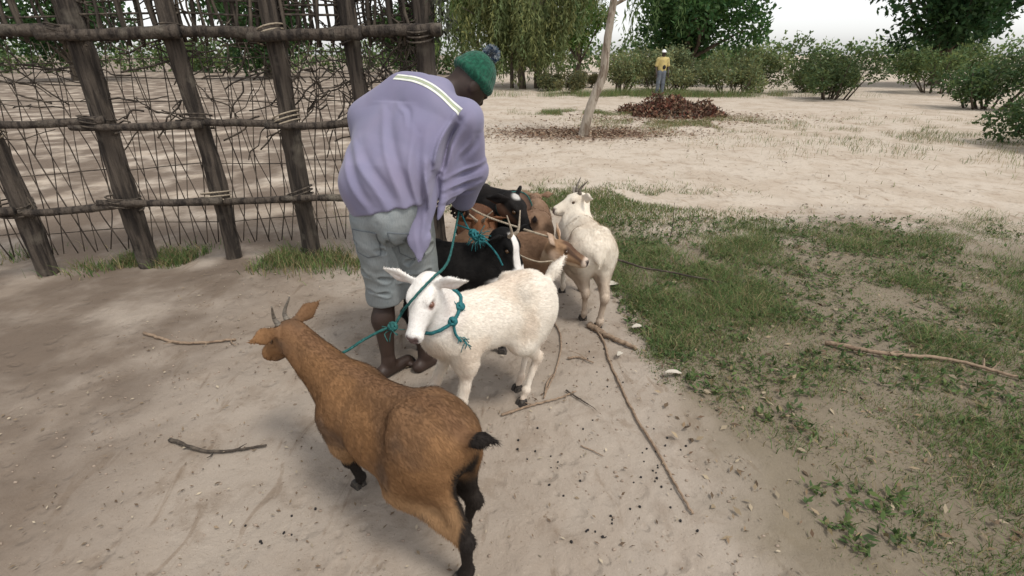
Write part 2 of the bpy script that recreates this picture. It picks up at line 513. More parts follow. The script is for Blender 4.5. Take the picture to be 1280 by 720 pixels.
M['ground'] = ground_mat()
ground = mesh_obj('ground', gv, gf, M['ground'])
tag(ground, 'bare sandy yard with a pale track crossing it', 'ground', kind='structure')

# ================================================================== foliage builders
def leaf_mesh(P, D, Nn, L, W, col):
    """diamond leaves: P base, D direction, Nn side vector, lengths L, widths W -> verts, quads, colours"""
    n = len(P)
    S = np.cross(D, Nn); S /= np.linalg.norm(S, axis=1)[:, None] + 1e-9
    Nn2 = np.cross(S, D)
    mid = P + D * (L * 0.45)[:, None] + Nn2 * (L * 0.06)[:, None]
    V = np.stack([P, mid + S * (W * 0.5)[:, None], P + D * L[:, None], mid - S * (W * 0.5)[:, None]], 1).reshape(-1, 3)
    F = np.arange(n * 4).reshape(n, 4)
    C = np.repeat(col, 4, axis=0)
    return V, F, C

def rand_dirs(n):
    v = RNG.normal(size=(n, 3))
    return v / np.linalg.norm(v, axis=1)[:, None]

def blob_leaves(centres, radii, n, L, W, base, var=0.35, droop=0.0, shell=0.55):
    """leaves filling several clump volumes"""
    k = len(centres)
    vol = np.array([r[0] * r[1] * r[2] for r in radii]) ** 0.75
    pick = RNG.choice(k, n, p=vol / vol.sum())
    c = np.asarray(centres)[pick]; r = np.asarray(radii)[pick]
    d = rand_dirs(n)
    rad = (shell + (1 - shell) * RNG.random(n)) * (0.75 + 0.35 * vnoise(d[:, 0] * 3 + c[:, 0], d[:, 1] * 3 + c[:, 1], d[:, 2] * 3 + c[:, 2], 5))
    P = c + d * r * rad[:, None]
    D = rand_dirs(n) * 0.8 + d * 0.5 + np.array([0, 0, -droop])
    D /= np.linalg.norm(D, axis=1)[:, None]
    clump = (0.75 + 0.5 * RNG.random(k))[pick]
    tone = clump * (1 + var * RNG.uniform(-1, 1, n))
    hue = RNG.uniform(-1, 1, n)
    col = np.asarray(base)[None, :] * tone[:, None] * np.stack([1 + 0.18 * hue, np.ones(n), 1 - 0.15 * hue], 1)
    return leaf_mesh(P, D, rand_dirs(n), L * RNG.uniform(0.6, 1.3, n), W * RNG.uniform(0.7, 1.3, n), col)

def limb(a, b, ra, rb, bend=0.1, n=8, segs=9):
    a, b = np.asarray(a, float), np.asarray(b, float)
    m = (a + b) / 2 + np.array([random.uniform(-bend, bend) for _ in range(3)]) * np.linalg.norm(b - a)
    P = smooth_path([a, m, b], segs)
    return tube(P, np.linspace(ra, rb, segs), n, 0.06)

def round_tree(name, loc, height, radius, base, label, group, n=9000, leaf=0.22, trunk_h=1.6, trunk_r=0.2, nb=26, squash=0.8):
    t = empty(name, (loc[0], loc[1], gz(*loc[:2]) - 0.05), 0, label, 'tree', group)
    cz = height - radius * squash
    parts = [limb((0, 0, 0), (0.1, 0, trunk_h), trunk_r, trunk_r * 0.75, 0.08)]
    cs, rs = [], []
    for i in range(nb):
        d = rand_dirs(1)[0]; q = random.uniform(0.25, 0.8)
        c = np.array([d[0] * radius * q, d[1] * radius * q, cz + d[2] * radius * squash * q])
        c[2] = max(c[2], trunk_h * 0.85)
        s = radius * random.uniform(0.26, 0.42)
        cs.append(c); rs.append(np.array([s, s, s * random.uniform(0.7, 1.0)]))
        if i % 2 == 0: parts.append(limb((0.1, 0, trunk_h - 0.1), c, trunk_r * 0.45, 0.03, 0.12, 6))
    V, F = join(parts); mesh_obj('trunk', V, F, M['bark_dark'], t)
    V, F, C = blob_leaves(cs, rs, n, leaf, leaf * 0.55, base)
    mesh_obj('crown', V, F, M['leaf'], t, C, smooth=False)
    return t

def drooping_tree(name, loc, stems, height, radius, base, label, group, strings=260, leaf=0.22, low=0.8):
    t = empty(name, (loc[0], loc[1], gz(*loc[:2]) - 0.05), 0, label, 'tree', group)
    parts = []
    tips = []
    for (dx, dy, r, top) in stems:
        p0 = np.array([dx, dy, 0.0])
        p1 = np.array([dx * 2.2 + random.uniform(-.4, .4), dy * 2, top])
        parts.append(limb(p0, p1, r, r * 0.35, 0.05, 8, 12))
        for k in range(7):
            q = random.uniform(0.45, 1.0)
            s = p0 + (p1 - p0) * q
            a = random.uniform(0, 2 * math.pi); L = radius * random.uniform(0.45, 1.0)
            e = s + np.array([math.cos(a) * L, math.sin(a) * L, random.uniform(0.2, 1.5)])
            parts.append(limb(s, e, r * 0.3, 0.015, 0.15, 5))
            for u in np.linspace(0.35, 1.0, 5): tips.append(s + (e - s) * u)
    V, F = join(parts); mesh_obj('trunk', V, F, M['bark_dark'], t)
    Ps, Ds, Ns, Ls, Cs = [], [], [], [], []
    tips = np.array(tips)
    for i in range(strings):
        s = tips[random.randrange(len(tips))] + RNG.normal(size=3) * np.array([.45, .45, .3])
        ln = min(random.uniform(0.8, 3.2), max(0.4, s[2] - low * random.uniform(0.6, 1.6)))
        sway = RNG.normal(size=2) * 0.16
        m = int(ln / 0.055)
        u = np.linspace(0, 1, m)
        P = s + np.stack([sway[0] * u ** 2 * ln, sway[1] * u ** 2 * ln, -u * ln], 1) + RNG.normal(size=(m, 3)) * 0.04
        D = RNG.normal(size=(m, 3)) * 0.5 + np.array([0, 0, -0.9])
        D /= np.linalg.norm(D, axis=1)[:, None]
        tone = random.uniform(0.65, 1.35)
        hue = random.uniform(-1, 1)
        Ps.append(P); Ds.append(D)
        Ls.append(leaf * RNG.uniform(0.6, 1.2, m))
        Cs.append(np.asarray(base)[None] * (tone * RNG.uniform(0.75, 1.25, m))[:, None] * np.array([1 + .15 * hue, 1, 1 - .1 * hue]))
    P = np.concatenate(Ps); D = np.concatenate(Ds); L = np.concatenate(Ls); C = np.concatenate(Cs)
    V, F, C = leaf_mesh(P, D, rand_dirs(len(P)), L, L * 0.22, C)
    mesh_obj('crown', V, F, M['leaf'], t, C, smooth=False)
    return t

def shrub(name, loc, w, h, base, label, group=None, n=3500, leaf=0.10, nb=12, dry=0.0, depth=None):
    t = empty(name, (loc[0], loc[1], gz(*loc[:2])), 0, label, 'shrub', group)
    depth = depth or w * 0.7
    cs, rs, parts = [], [], []
    for i in range(nb):
        c = np.array([random.uniform(-.42, .42) * w, random.uniform(-.42, .42) * depth, h * random.uniform(0.25, 0.72)])
        s = h * random.uniform(0.2, 0.34)
        cs.append(c); rs.append(np.array([s * 1.2, s * 1.2, s]))
        parts.append(limb((c[0] * 0.4, c[1] * 0.4, -0.03), c + np.array([0, 0, s * .6]), 0.018 * h, 0.005 * h, 0.15, 5, 6))
    V, F = join(parts); mesh_obj('stem', V, F, M['bark_dark'], t)
    V, F, C = blob_leaves(cs, rs, n, leaf, leaf * 0.45, base)
    mesh_obj('foliage', V, F, M['leaf'], t, C, smooth=False)
    return t

# ------------------------------------------------------------------ background trees and bushes
GT = 'trees beyond the track'
drooping_tree('drooping_tree', (0.55, 27.5), [(0.0, 0, 0.20, 6.5), (0.75, 0.2, 0.17, 6.8), (-.55, .4, .1, 5.6)], 8, 3.0,
              (0.185, 0.215, 0.085), 'tall drooping grey-green tree beyond the track, just right of the green hat', GT, strings=950, leaf=0.28, low=0.35)
drooping_tree('drooping_tree', (-2.6, 31.0), [(0, 0, 0.16, 6.8), (0.5, 0.3, 0.12, 6.0)], 8, 2.8,
              (0.18, 0.25, 0.08), 'bright drooping tree whose leaves hang above the green hat', GT, strings=620, leaf=0.28, low=2.3)
round_tree('leafy_tree', (4.6, 38.0), 6.0, 2.6, (0.125, 0.22, 0.05), 'rounded mid-green tree seen between the drooping tree and the thin leaning trunk', GT, 8000, 0.24, 1.2, 0.18)
round_tree('leafy_tree', (10.6, 33.0), 8.6, 5.0, (0.06, 0.125, 0.038), 'large dark green round tree above the standing person on the right', GT, 15000, 0.30, 1.6, 0.3, 34)
round_tree('leafy_tree', (23.5, 30.0), 9.5, 5.2, (0.036, 0.08, 0.026), 'large dark tree at the far right edge behind the bushes', GT, 13000, 0.32, 1.4, 0.3, 34)
round_tree('leafy_tree', (31.0, 22.0), 8.5, 4.6, (0.04, 0.088, 0.028), 'dark broad tree, rightmost of the tree line', GT, 11000, 0.32, 1.2, 0.3, 30)
round_tree('leafy_tree', (-9.0, 46.0), 6.5, 3.8, (0.055, 0.105, 0.03), 'green tree far behind the pen fence, nearest the man', GT, 7000, 0.33, 1.0, 0.25)
round_tree('leafy_tree', (-18.0, 40.0), 8.0, 4.8, (0.042, 0.09, 0.027), 'dark tree far behind the middle of the pen fence', GT, 9000, 0.33, 1.0, 0.3)
round_tree('leafy_tree', (-29.0, 36.0), 9.0, 5.4, (0.04, 0.085, 0.026), 'broad dark tree far behind the left end of the pen fence', GT, 9000, 0.34, 1.0, 0.3)

# far hedge of scrub: a distant mass
cs = [np.array([x, 54 + 4 * math.sin(x * .3), 1.0 + 0.8 * random.random()]) for x in np.arange(-62, 66, 1.5)]
rs = [np.array([1.8, 1.5, random.uniform(1.2, 2.6)]) for _ in cs]
V, F, C = blob_leaves(cs, rs, 26000, 0.40, 0.24, (0.13, 0.185, 0.07))
tag(mesh_obj('distant_scrub', V, F, M['leaf'], None, C, smooth=False), 'distant belt of green scrub along the horizon', 'scrub', kind='stuff')

GB = 'bushes along the far side of the track'
shrub('shrub', (2.65, 24.6), 1.5, 1.1, (0.15, 0.15, 0.07), 'low dry olive bush left of the sand gap behind the thin trunk', GB, 2600, 0.13)
shrub('shrub', (5.0, 24.5), 2.3, 1.9, (0.19, 0.21, 0.095), 'olive bush just right of the thin leaning trunk', GB, 4500, 0.14)
shrub('shrub', (6.9, 25.4), 2.8, 1.95, (0.20, 0.22, 0.105), 'pale grey-green bush behind the standing person', GB, 4500, 0.14)
shrub('shrub', (9.4, 23.0), 2.6, 1.6, (0.18, 0.205, 0.09), 'olive bush immediately right of the standing person', GB, 4200, 0.14)
shrub('shrub', (8.1, 26.4), 3.0, 2.1, (0.14, 0.16, 0.075), 'tall pale bush between the standing person and the dark tree', GB, 5000, 0.14)
shrub('shrub', (1.9, 26.0), 1.3, 1.0, (0.14, 0.15, 0.07), 'small olive bush at the foot of the drooping tree', GB, 2200, 0.13)
shrub('shrub', (3.9, 27.6), 1.2, 0.8, (0.16, 0.15, 0.075), 'small straw-coloured bush in the sand gap', GB, 1600, 0.12)
shrub('shrub', (10.9, 25.0), 3.2, 2.0, (0.15, 0.18, 0.075), 'wide olive bush under the large dark round tree', GB, 5000, 0.15)
shrub('shrub', (14.6, 25.5), 3.4, 1.8, (0.12, 0.155, 0.06), 'low wide bush in the gap right of the large dark round tree', GB, 4600, 0.15)
shrub('shrub', (18.8, 23.5), 3.8, 2.1, (0.11, 0.15, 0.055), 'broad bush under the dark tree near the right edge', GB, 5000, 0.15)
shrub('shrub', (12.3, 20.5), 3.0, 1.9, (0.085, 0.12, 0.045), 'green bush right of the dry leaf heap', GB, 4800, 0.14)
shrub('shrub', (15.2, 17.0), 3.4, 2.2, (0.07, 0.11, 0.04), 'dense green bush before the dark trees on the right', GB, 5200, 0.14)
shrub('shrub', (16.8, 12.4), 3.0, 2.3, (0.06, 0.10, 0.036), 'dark bush at the right end of the track', GB, 5200, 0.13)
shrub('shrub', (10.4, 9.6), 2.4, 1.5, (0.06, 0.098, 0.034), 'leafy bush on the near edge of the track, far right', GB, 5200, 0.10)

# ------------------------------------------------------------------ thin leaning tree beside the track
TX, TY = 1.53, 11.2
t = empty('thin_tree', (TX, TY, gz(TX, TY) - 0.02), 0, 'thin pale tree leaning right beside the track, ringed by leaf litter', 'tree')
tp = smooth_path([(0, 0, -.05), (.03, 0, .12), (.11, 0.0, .5), (.22, .02, .85), (.36, .03, 1.25), (.38, .02, 1.7), (.42, .0, 2.2), (.50, -.02, 3.0), (.62, 0, 4.2), (.70, .1, 5.6)], 60)
tr = np.interp(np.linspace(0, 1, 60), [0, .04, .15, .4, 1], [0.155, 0.118, .105, .092, .05])
parts = [tube(tp, tr, 12, 0.05)]
tipsL = []
for q, a, L in ((0.72, 0.3, 1.5), (0.78, 2.4, 1.4), (0.85, 4.0, 1.3), (0.9, 5.4, 1.6), (0.95, 1.3, 1.2), (0.99, 3.2, 1.0), (.99, .2, 1.1)):
    s = tp[int(q * 59)]; e = s + np.array([math.cos(a) * L, math.sin(a) * L, 0.9])
    parts.append(limb(s, e, 0.035, 0.01, 0.1, 6)); tipsL += [s + (e - s) * u for u in (0.4, 0.6, 0.8, 1.0)]
V, F = join(parts); mesh_obj('trunk', V, F, M['bark_pale'], t)
Ps, Ds, Ls, Cs = [], [], [], []
for i in range(110):
    s = tipsL[random.randrange(len(tipsL))] + RNG.normal(size=3) * 0.12
    ln = random.uniform(0.4, 1.5); m = int(ln / 0.05); u = np.linspace(0, 1, m)
    sw = RNG.normal(size=2) * 0.1
    Ps.append(s + np.stack([sw[0] * u * ln, sw[1] * u * ln, -u * ln], 1) + RNG.normal(size=(m, 3)) * 0.02)
    D = RNG.normal(size=(m, 3)) * 0.4 + np.array([0, 0, -0.9]); Ds.append(D / np.linalg.norm(D, axis=1)[:, None])
    Ls.append(0.15 * RNG.uniform(.7, 1.2, m)); Cs.append(np.array([.085, .135, .045])[None] * RNG.uniform(.6, 1.3, m)[:, None])
# two long trailing sprays hanging on the right of the trunk
for (sx, sy, sz, ln) in ((0.95, .1, 3.6, 1.75), (0.82, .0, 3.7, 1.55), (1.02, .05, 3.5, 1.2)):
    m = int(ln / 0.04); u = np.linspace(0, 1, m)
    Ps.append(np.array([sx, sy, sz]) + np.stack([-.14 * u, 0 * u, -u * ln], 1) + RNG.normal(size=(m, 3)) * 0.03)
    D = RNG.normal(size=(m, 3)) * 0.3 + np.array([0, 0, -0.9]); Ds.append(D / np.linalg.norm(D, axis=1)[:, None])
    Ls.append(0.20 * RNG.uniform(.7, 1.2, m)); Cs.append(np.array([.12, .17, .06])[None] * RNG.uniform(.6, 1.3, m)[:, None])
P = np.concatenate(Ps); D = np.concatenate(Ds); L = np.concatenate(Ls); C = np.concatenate(Cs)
V, F, C = leaf_mesh(P, D, rand_dirs(len(P)), L, L * 0.17, C)
mesh_obj('crown', V, F, M['leaf'], t, C, smooth=False)

# ------------------------------------------------------------------ heap of dry red-brown branches and leaves
hx, hy = 4.75, 15.6
heap = empty('leaf_heap', (hx, hy, gz(hx, hy)), 0, 'heap of dry reddish-brown leaves and twigs in front of the standing person', 'heap')
n = 5200
q = RNG.random(n) ** 0.6; an = RNG.uniform(0, 2 * math.pi, n)
q2 = q * (1 + .35 * vnoise(np.cos(an) * 1.6, np.sin(an) * 1.6, 0, 6)); px_, py_ = np.cos(an) * q2 * 1.5, np.sin(an) * q2 * 1.0
top = 0.72 * (1 - q ** 2) * (0.75 + 0.35 * vnoise(px_ * 2.2, py_ * 2.2, 0, 4))
P = np.stack([px_, py_, np.maximum(top * RNG.uniform(0.55, 1.05, n), 0.01)], 1)
pal = np.array([[.16, .065, .042], [.11, .06, .042], [.24, .155, .10], [.08, .05, .036], [.13, .05, .036], [.18, .12, .08]])
C = pal[RNG.integers(0, 6, n)] * RNG.uniform(.7, 1.2, n)[:, None]
V, F, C = leaf_mesh(P, rand_dirs(n), rand_dirs(n), RNG.uniform(.06, .16, n), RNG.uniform(.03, .08, n), C)
mesh_obj('dry_leaves', V, F, M['dry'], heap, C, smooth=False)['kind'] = 'stuff'
parts = []
for i in range(70):
    a = random.uniform(0, 6.28); q = random.random() ** .7
    x, y = math.cos(a) * q * 1.3, math.sin(a) * q * .8
    z = 0.45 * (1 - q * q)
    d = np.array([random.uniform(-1, 1), random.uniform(-1, 1), random.uniform(-.15, .6)]) * random.uniform(.2, .5)
    parts.append(limb((x, y, max(z * .7, .02)), np.array((x, y, max(z, .05))) + d * np.array([1, 1, .6]), .012, .004, .1, 4, 5))
V, F = join(parts); mesh_obj('twigs', V, F, M['stick'], heap)['kind'] = 'stuff'

# ================================================================== pen fence (left)
FX = [(-0.655, 4.02), (-1.165, 4.12), (-1.75, 4.10), (-2.40, 4.02), (-3.05, 3.88), (-3.75, 3.70), (-4.5, 3.48), (-5.3, 3.25)]
fence = empty('pen_fence', (-2.4, 4.0, 0), 0, 'dark pen fence of rough posts, rails and woven sticks behind the man', 'fence')
fo = np.array([-2.4, 4.0, 0.0])
def fline(s):
    """point on the fence line at arc parameter s (post index units)"""
    i = min(int(s), len(FX) - 2); t = s - i
    return np.array([FX[i][0] + (FX[i + 1][0] - FX[i][0]) * t, FX[i][1] + (FX[i + 1][1] - FX[i][1]) * t, 0.0])
for i, (x, y) in enumerate(FX):
    hgt = random.uniform(2.75, 3.05); r = [0.078, 0.066, .07, .062, .075, .066, .07, .07][i]
    P = smooth_path([(x, y, -.1), (x + random.uniform(-.03, .03), y, .8), (x + random.uniform(-.03, .03), y + random.uniform(-.03, .03), 1.7), (x + random.uniform(-.05, .05), y, hgt)], 26) - fo
    V, F = tube(P, np.linspace(r * 1.08, r * .9, 26) * (1 + .07 * np.sin(np.linspace(0, 17, 26) + i)), 12, 0.06)
    mesh_obj('post', V, F, M['bark_fence'], fence)
for z, r in ((0.55, .03), (1.14, .028), (1.73, .040), (2.5, .035)):
    for k in range(len(FX) - 1):
        a = fline(k + 0.0) + np.array([.16 if k == 0 else .1, -.105, z + random.uniform(-.03, .03)]); b = fline(min(k + 1.0, 6.999)) + np.array([-.12, -.105, z + random.uniform(-.03, .03)])
        if k % 2: a[1] -= .05; b[1] -= .05
        m = (a + b) / 2 + np.array([0, 0, random.uniform(-.02, .02)])
        V, F = tube(smooth_path([a - fo, m - fo, b - fo], 14), np.linspace(r * 1.1, r * .85, 14), 8, 0.1)
        mesh_obj('rail', V, F, M['bark_fence'], fence)
def wig(s0, z0, s1, z1, r, dy, amp=.02, n=12, m='stick'):
    pts = []
    for u in np.linspace(0, 1, 5):
        p = fline(min(max(s0 + (s1 - s0) * u, 0), 6.99)); p = p + np.array([random.uniform(-amp, amp), dy + random.uniform(-.012, .012), z0 + (z1 - z0) * u])
        if s0 < 0 or s1 < 0: p[0] += -min(s0 + (s1 - s0) * u, 0) * 0.5
        pts.append(p - fo)
    V, F = tube(smooth_path(pts, n), np.linspace(r, r * .75, n), 5, 0.12)
    mesh_obj('woven_stick', V, F, M[m], fence)
s = -0.16
while s < 6.9:                                   # upright laths above the rail
    wig(s + random.uniform(-.02, .02), 1.66 + random.uniform(-.02, .06), s + random.uniform(-.06, .06), 2.65 + random.uniform(-.2, .15), random.uniform(.007, .016), random.choice((-.03, .03, .06)), .035)
    s += random.uniform(0.035, 0.075)
for z in (1.84, 1.95, 2.07, 2.2, 2.36):
    for k in range(7):
        wig(k - (.2 if k == 0 else .05), z + random.uniform(-.03, .03), k + 1.05, z + random.uniform(-.04, .04), random.uniform(.006, .010), random.choice((-.01, .015)), .01, 14)
s = -0.17
while s < 6.9:                                   # loose diagonal net below the rail
    z0 = 0.15
    wig(s, z0, s + random.uniform(.25, .45), 1.68, random.uniform(.0035, .0055), -.02, .025, 12)
    wig(s + .3, z0, s - random.uniform(0.0, .15), 1.68, random.uniform(.0035, .0055), .02, .025, 12)
    s += 0.15
for z in (1.28, 1.42, 1.56, .8, .35):
    for k in range(7):
        wig(k - (.15 if k == 0 else .05), z + random.uniform(-.03, .03), k + 1.05, z + random.uniform(-.04, .04), .0045, 0.0, .02, 14)
for i, (x, y) in enumerate(FX[:7]):              # cord lashings where rails cross posts
    for z, r in ((0.55, .03), (1.14, .028), (1.73, .040), (2.5, .035)):
        q_ = np.linspace(0, 2 * math.pi * 3.2, 46)
        Pl = np.stack([x + .098 * np.cos(q_) * .95, y - .035 + .135 * np.sin(q_), z + np.linspace(-.05, .05, 46) + .03 * np.sin(q_ + i)], 1) - fo
        V, F = tube(Pl, .0065, 5); mesh_obj('lashing', V, F, M['rope_beige'] if (i + int(z)) % 3 == 0 else M['stick'], fence)
parts = []
for k in range(620):                              # loose wicker woven through the laths
    s0 = -.16 + 7.0 * random.random() ** 2.2; z0 = random.uniform(1.05, 2.6); a_ = random.uniform(-1.2, 1.2); L_ = random.uniform(.15, .42)
    pts = []
    for u in np.linspace(0, 1, 5):
        sx = min(max(s0 + math.cos(a_) * L_ * u * 1.5, -.2), 6.95); p_ = fline(max(sx, 0)); p_ = p_ + np.array([-min(sx, 0) * .5 + random.uniform(-.02, .02), random.uniform(-.04, .05), z0 + math.sin(a_) * L_ * u + random.uniform(-.02, .02)])
        pts.append(p_ - fo)
    parts.append(tube(smooth_path(pts, 9), random.uniform(.003, .007), 4))
V, F = join(parts); mesh_obj('wicker', V, F, M['stick'], fence)['kind'] = 'stuff'
# tattered leafy scrap hanging at the right end
n = 420
u = RNG.random(n)
P = np.array([-0.50, 4.0, 0]) - fo + np.stack([RNG.normal(size=n) * .045, RNG.normal(size=n) * .04, 1.72 + 0.95 * u], 1)
V, F, C = leaf_mesh(P, rand_dirs(n) * .6 + np.array([0, 0, -.6]), rand_dirs(n), RNG.uniform(.04, .1, n), RNG.uniform(.012, .03, n), np.array([.055, .06, .04])[None] * RNG.uniform(.5, 1.5, n)[:, None])
mesh_obj('dry_creeper', V, F, M['dry'], fence, C, smooth=False)['kind'] = 'stuff'

# ================================================================== goats
def goat(label, loc, head_dir_deg, S, H, N, coat, group='goats tied together around the man', feet=None, croup=0.0, horns=None, ears=1.0, ear_dir=(0.1, 0.92, 0.12),
         tail=(-0.55, 0, -0.8), tail_len=0.13, eye='eye', h=0.0055, hs=0.92, fat=1.0, up=(0, 0, 1), fur=16000, horn_mat='horn', deep=1.0, beard=0.0, tall=1.0, chest=1.0, legr=.93):
    """loc ground point under the trunk; head_dir_deg compass of the body in the xy-plane (0 = +x);
    H, N world points of the skull centre and the nose tip; feet {fl,fr,hl,hr: (dx,dy)} steps in metres."""
    ang = R(head_dir_deg)
    rt = empty('goat', (loc[0], loc[1], gz(loc[0], loc[1])), ang, label, 'goat', group)
    ca, sa = math.cos(ang), math.sin(ang)
    def loc_(p):
        p = np.asarray(p, float) - np.array([loc[0], loc[1], 0.0])
        return np.array([p[0] * ca + p[1] * sa, -p[0] * sa + p[1] * ca, p[2]])
    H = loc_(H); Nn = loc_(N)
    f = unit(Nn - H)
    upv = loc_(np.asarray(up, float) + np.array([loc[0], loc[1], 0.0]))
    u = unit(upv - f * (upv @ f)); l = np.cross(u, f)
    q = hs * S
    hp = lambda a, b, c: H + (f * a + l * b + u * c) * q
    lo = np.minimum(np.array([-.52, -.22, -.01]) * S, H - .24 * q); hi = np.maximum(np.array([.42, .22, .74 * tall]) * S, H + .24 * q)
    v = Vol(lo, hi, h)
    c3 = lambda x, y, z: np.array([x, y, z * tall]) * S
    feet = feet or {}
    # trunk
    v.ell(c3(-.03, 0, .465), c3(.25, .126 * fat, .122 * deep), 0)
    v.ell(c3(.15, 0, .465 + .05 * (1 - chest)), c3(.150, .100, .132 * chest), .06 * S)
    v.ell(c3(-.03, 0, .47 - .065 * deep), c3(.20, .110 * fat, .075 * deep), .05 * S)
    v.ell(c3(-.22, 0, .49 + croup), c3(.155, .105, .125), .07 * S)
    v.cone(c3(.17, 0, .565), c3(-.26, 0, .575 + croup), .04 * S, .038 * S, .06 * S)
    for sy in (1, -1):
        v.ell(c3(-.235, sy * .068, .44 + croup * .7), c3(.105, .056, .145), .06 * S)
        v.ell(c3(.165, sy * .078, .43), c3(.075, .045, .135), .05 * S)
        v.cone(c3(-.17, sy * .07, .575 + croup), c3(-.33, sy * .045, .53 + croup), .026 * S, .024 * S, .05 * S)
    # neck
    nb = H - f * .035 * q - u * .03 * q
    base_hi = c3(.2, 0, .54); base_lo = c3(.235, 0, .43 + .09 * (1 - chest))
    v.cone(base_hi, nb, .074 * S, .047 * q, .06 * S)
    v.cone(base_lo, H + f * .0 * q - u * .05 * q, .066 * S, .038 * q, .06 * S)
    v.cone((base_hi + base_lo) / 2, (nb + H) / 2 - u * .03 * q, .08 * S, .050 * q, .06 * S)
    # legs
    hoofs = []
    SL = S * legr
    for nm, sy in (('fl', 1), ('fr', -1)):
        dx, dy = feet.get(nm, (0, 0)); dx /= S; dy /= S
        el = c3(.15, sy * .082, .345); kn = c3(.19 + dx * .48 + (.02 if dx < 0 else 0), sy * .078 + dy * .5, .195); fe = c3(.182 + dx * .95, sy * .075 + dy, .062); ho = c3(.198 + dx, sy * .075 + dy, .028)
        v.cone(c3(.185, sy * .075, .44), el, .062 * SL, .046 * SL, .04 * SL)
        v.cone(el, kn, .040 * SL, .0235 * SL, .03 * SL)
        v.ell(kn, c3(.024, .0235, .030), .015 * SL)
        v.cone(kn, fe, .0185 * SL, .0155 * SL, .015 * SL)
        v.ell(fe, c3(.021, .019, .022), .012 * SL)
        v.cone(fe, ho, .0185 * SL, .019 * SL, .012 * SL)
        hoofs.append(c3(.205 + dx, sy * .075 + dy, 0))
    for nm, sy in (('hl', 1), ('hr', -1)):
        dx, dy = feet.get(nm, (0, 0)); dx /= S; dy /= S
        hip = c3(-.24, sy * .055, .47 + croup * .6); st = c3(-.155 + dx * .2, sy * .088, .35); hk = c3(-.325 + dx * .75, sy * .08 + dy * .7, .225); fe = c3(-.29 + dx, sy * .08 + dy, .065); ho = c3(-.27 + dx, sy * .08 + dy, .028)
        v.cone(hip, st, .080 * S, .057 * S, .08 * S)
        v.cone(st, hk, .055 * SL, .024 * SL, .04 * SL)
        v.cone(c3(-.29, sy * .06, .42 + croup * .5), hk + c3(.01, 0, .05), .05 * SL, .02 * SL, .04 * SL)
        v.ell(hk + c3(-.006, 0, .0), c3(.026, .022, .030), .015 * SL)
        v.cone(hk, fe, .0205 * SL, .0165 * SL, .015 * SL)
        v.ell(fe, c3(.022, .020, .023), .012 * SL)
        v.cone(fe, ho, .0195 * SL, .020 * SL, .012 * SL)
        hoofs.append(c3(-.262 + dx, sy * .08 + dy, 0))
    # tail
    tb = c3(-.355, 0, .545 + croup); td = unit(tail)
    te = tb + td * tail_len * S
    v.cone(tb, tb + td * tail_len * .55 * S, .026 * S, .027 * S, .03 * S, w=np.cross(td, (0, 1, 0)), ws=.6)
    v.cone(tb + td * tail_len * .5 * S, te, .026 * S, .007 * S, .02 * S, w=np.cross(td, (0, 1, 0)), ws=.6)
    # head
    v.ell(hp(0, 0, 0), np.array([.078, .052, .056]) * q, .03 * q, f, u)
    v.ell(hp(.035, 0, -.028), np.array([.085, .043, .046]) * q, .03 * q, f, u)
    v.cone(hp(.04, 0, -.005), hp(.160, 0, -.026), .046 * q, .034 * q, .03 * q, w=l, ws=.92)
    v.ell(hp(.172, 0, -.030), np.array([.024, .035, .029]) * q, .018 * q, f, u)
    v.cone(hp(.03, 0, -.058), hp(.150, 0, -.055), .028 * q, .021 * q, .012 * q)
    for sy in (1, -1):
        v.ell(hp(.028, sy * .040, .028), np.array([.030, .014, .014]) * q, .02 * q, f, u)
        v.ell(hp(.05, sy * .058, .008), np.array([.020, .012, .013]) * q, .008 * q, f, u, 'sub')
        v.ell(hp(.192, sy * .015, -.024), np.array([.011, .0075, .006]) * q, .003 * q, f, u, 'sub')
        eb = hp(-.03, sy * .046, .026)
        ed = unit(-f * ear_dir[0] + l * sy * ear_dir[1] + u * ear_dir[2]); en = unit(f * .75 + u * .25 - ed * ((f * .75 + u * .25) @ ed))
        Le = .145 * ears * q
        v.cone(eb, eb + ed * Le * .5, .017 * q, .033 * q, .02 * q, w=en, ws=.34)
        v.cone(eb + ed * Le * .5, eb + ed * Le, .033 * q, .006 * q, .012 * q, w=en, ws=.34)
        v.cone(eb + ed * Le * .3 + en * .017 * q, eb + ed * Le * .78 + en * .015 * q, .011 * q, .014 * q, .008 * q, w=en, ws=.8, op='sub')
    if beard:
        v.cone(hp(.08, 0, -.07), hp(.07, 0, -.07 - beard), .022 * q, .004 * q, .015 * q, w=l, ws=.6)
    # mouth groove
    for sy in (1, -1):
        v.cone(hp(.185, sy * .012, -.052), hp(.10, sy * .040, -.047), .0055 * q, .004 * q, .004 * q, op='sub')
    def skin_relief(x, y, z):
        X_, Y_, Z_ = x / S, np.abs(y) / S, z / S / tall
        flank = sstep(.07, .10, Y_) * sstep(-.14, -.08, X_) * sstep(.12, .05, X_) * sstep(.36, .42, Z_) * sstep(.56, .50, Z_)
        rib = .0008 * np.sin((X_ + .25 * (Z_ - .45)) * 2 * math.pi / .038) * flank
        shoulder = -.006 * np.exp(-((X_ - .10 - .2 * (Z_ - .4)) / .018) ** 2) * sstep(.05, .08, Y_) * sstep(.34, .42, Z_) * sstep(.58, .5, Z_)
        hipb = -.007 * np.exp(-(((X_ + .175) / .03) ** 2 + ((Z_ - .585) / .025) ** 2)) * sstep(.03, .06, Y_)
        thigh = .0025 * np.exp(-((X_ + .12 + .35 * (.45 - Z_)) / .016) ** 2) * sstep(.06, .09, Y_) * sstep(.30, .36, Z_) * sstep(.52, .46, Z_)
        return S * (rib + hipb) - S * shoulder * .4 + .0018 * fbm(x * 24, y * 24, z * 24, 11, 2) + .0035 * vnoise(x * 8, y * 8, z * 8, 12)
    v.band(skin_relief, .03)
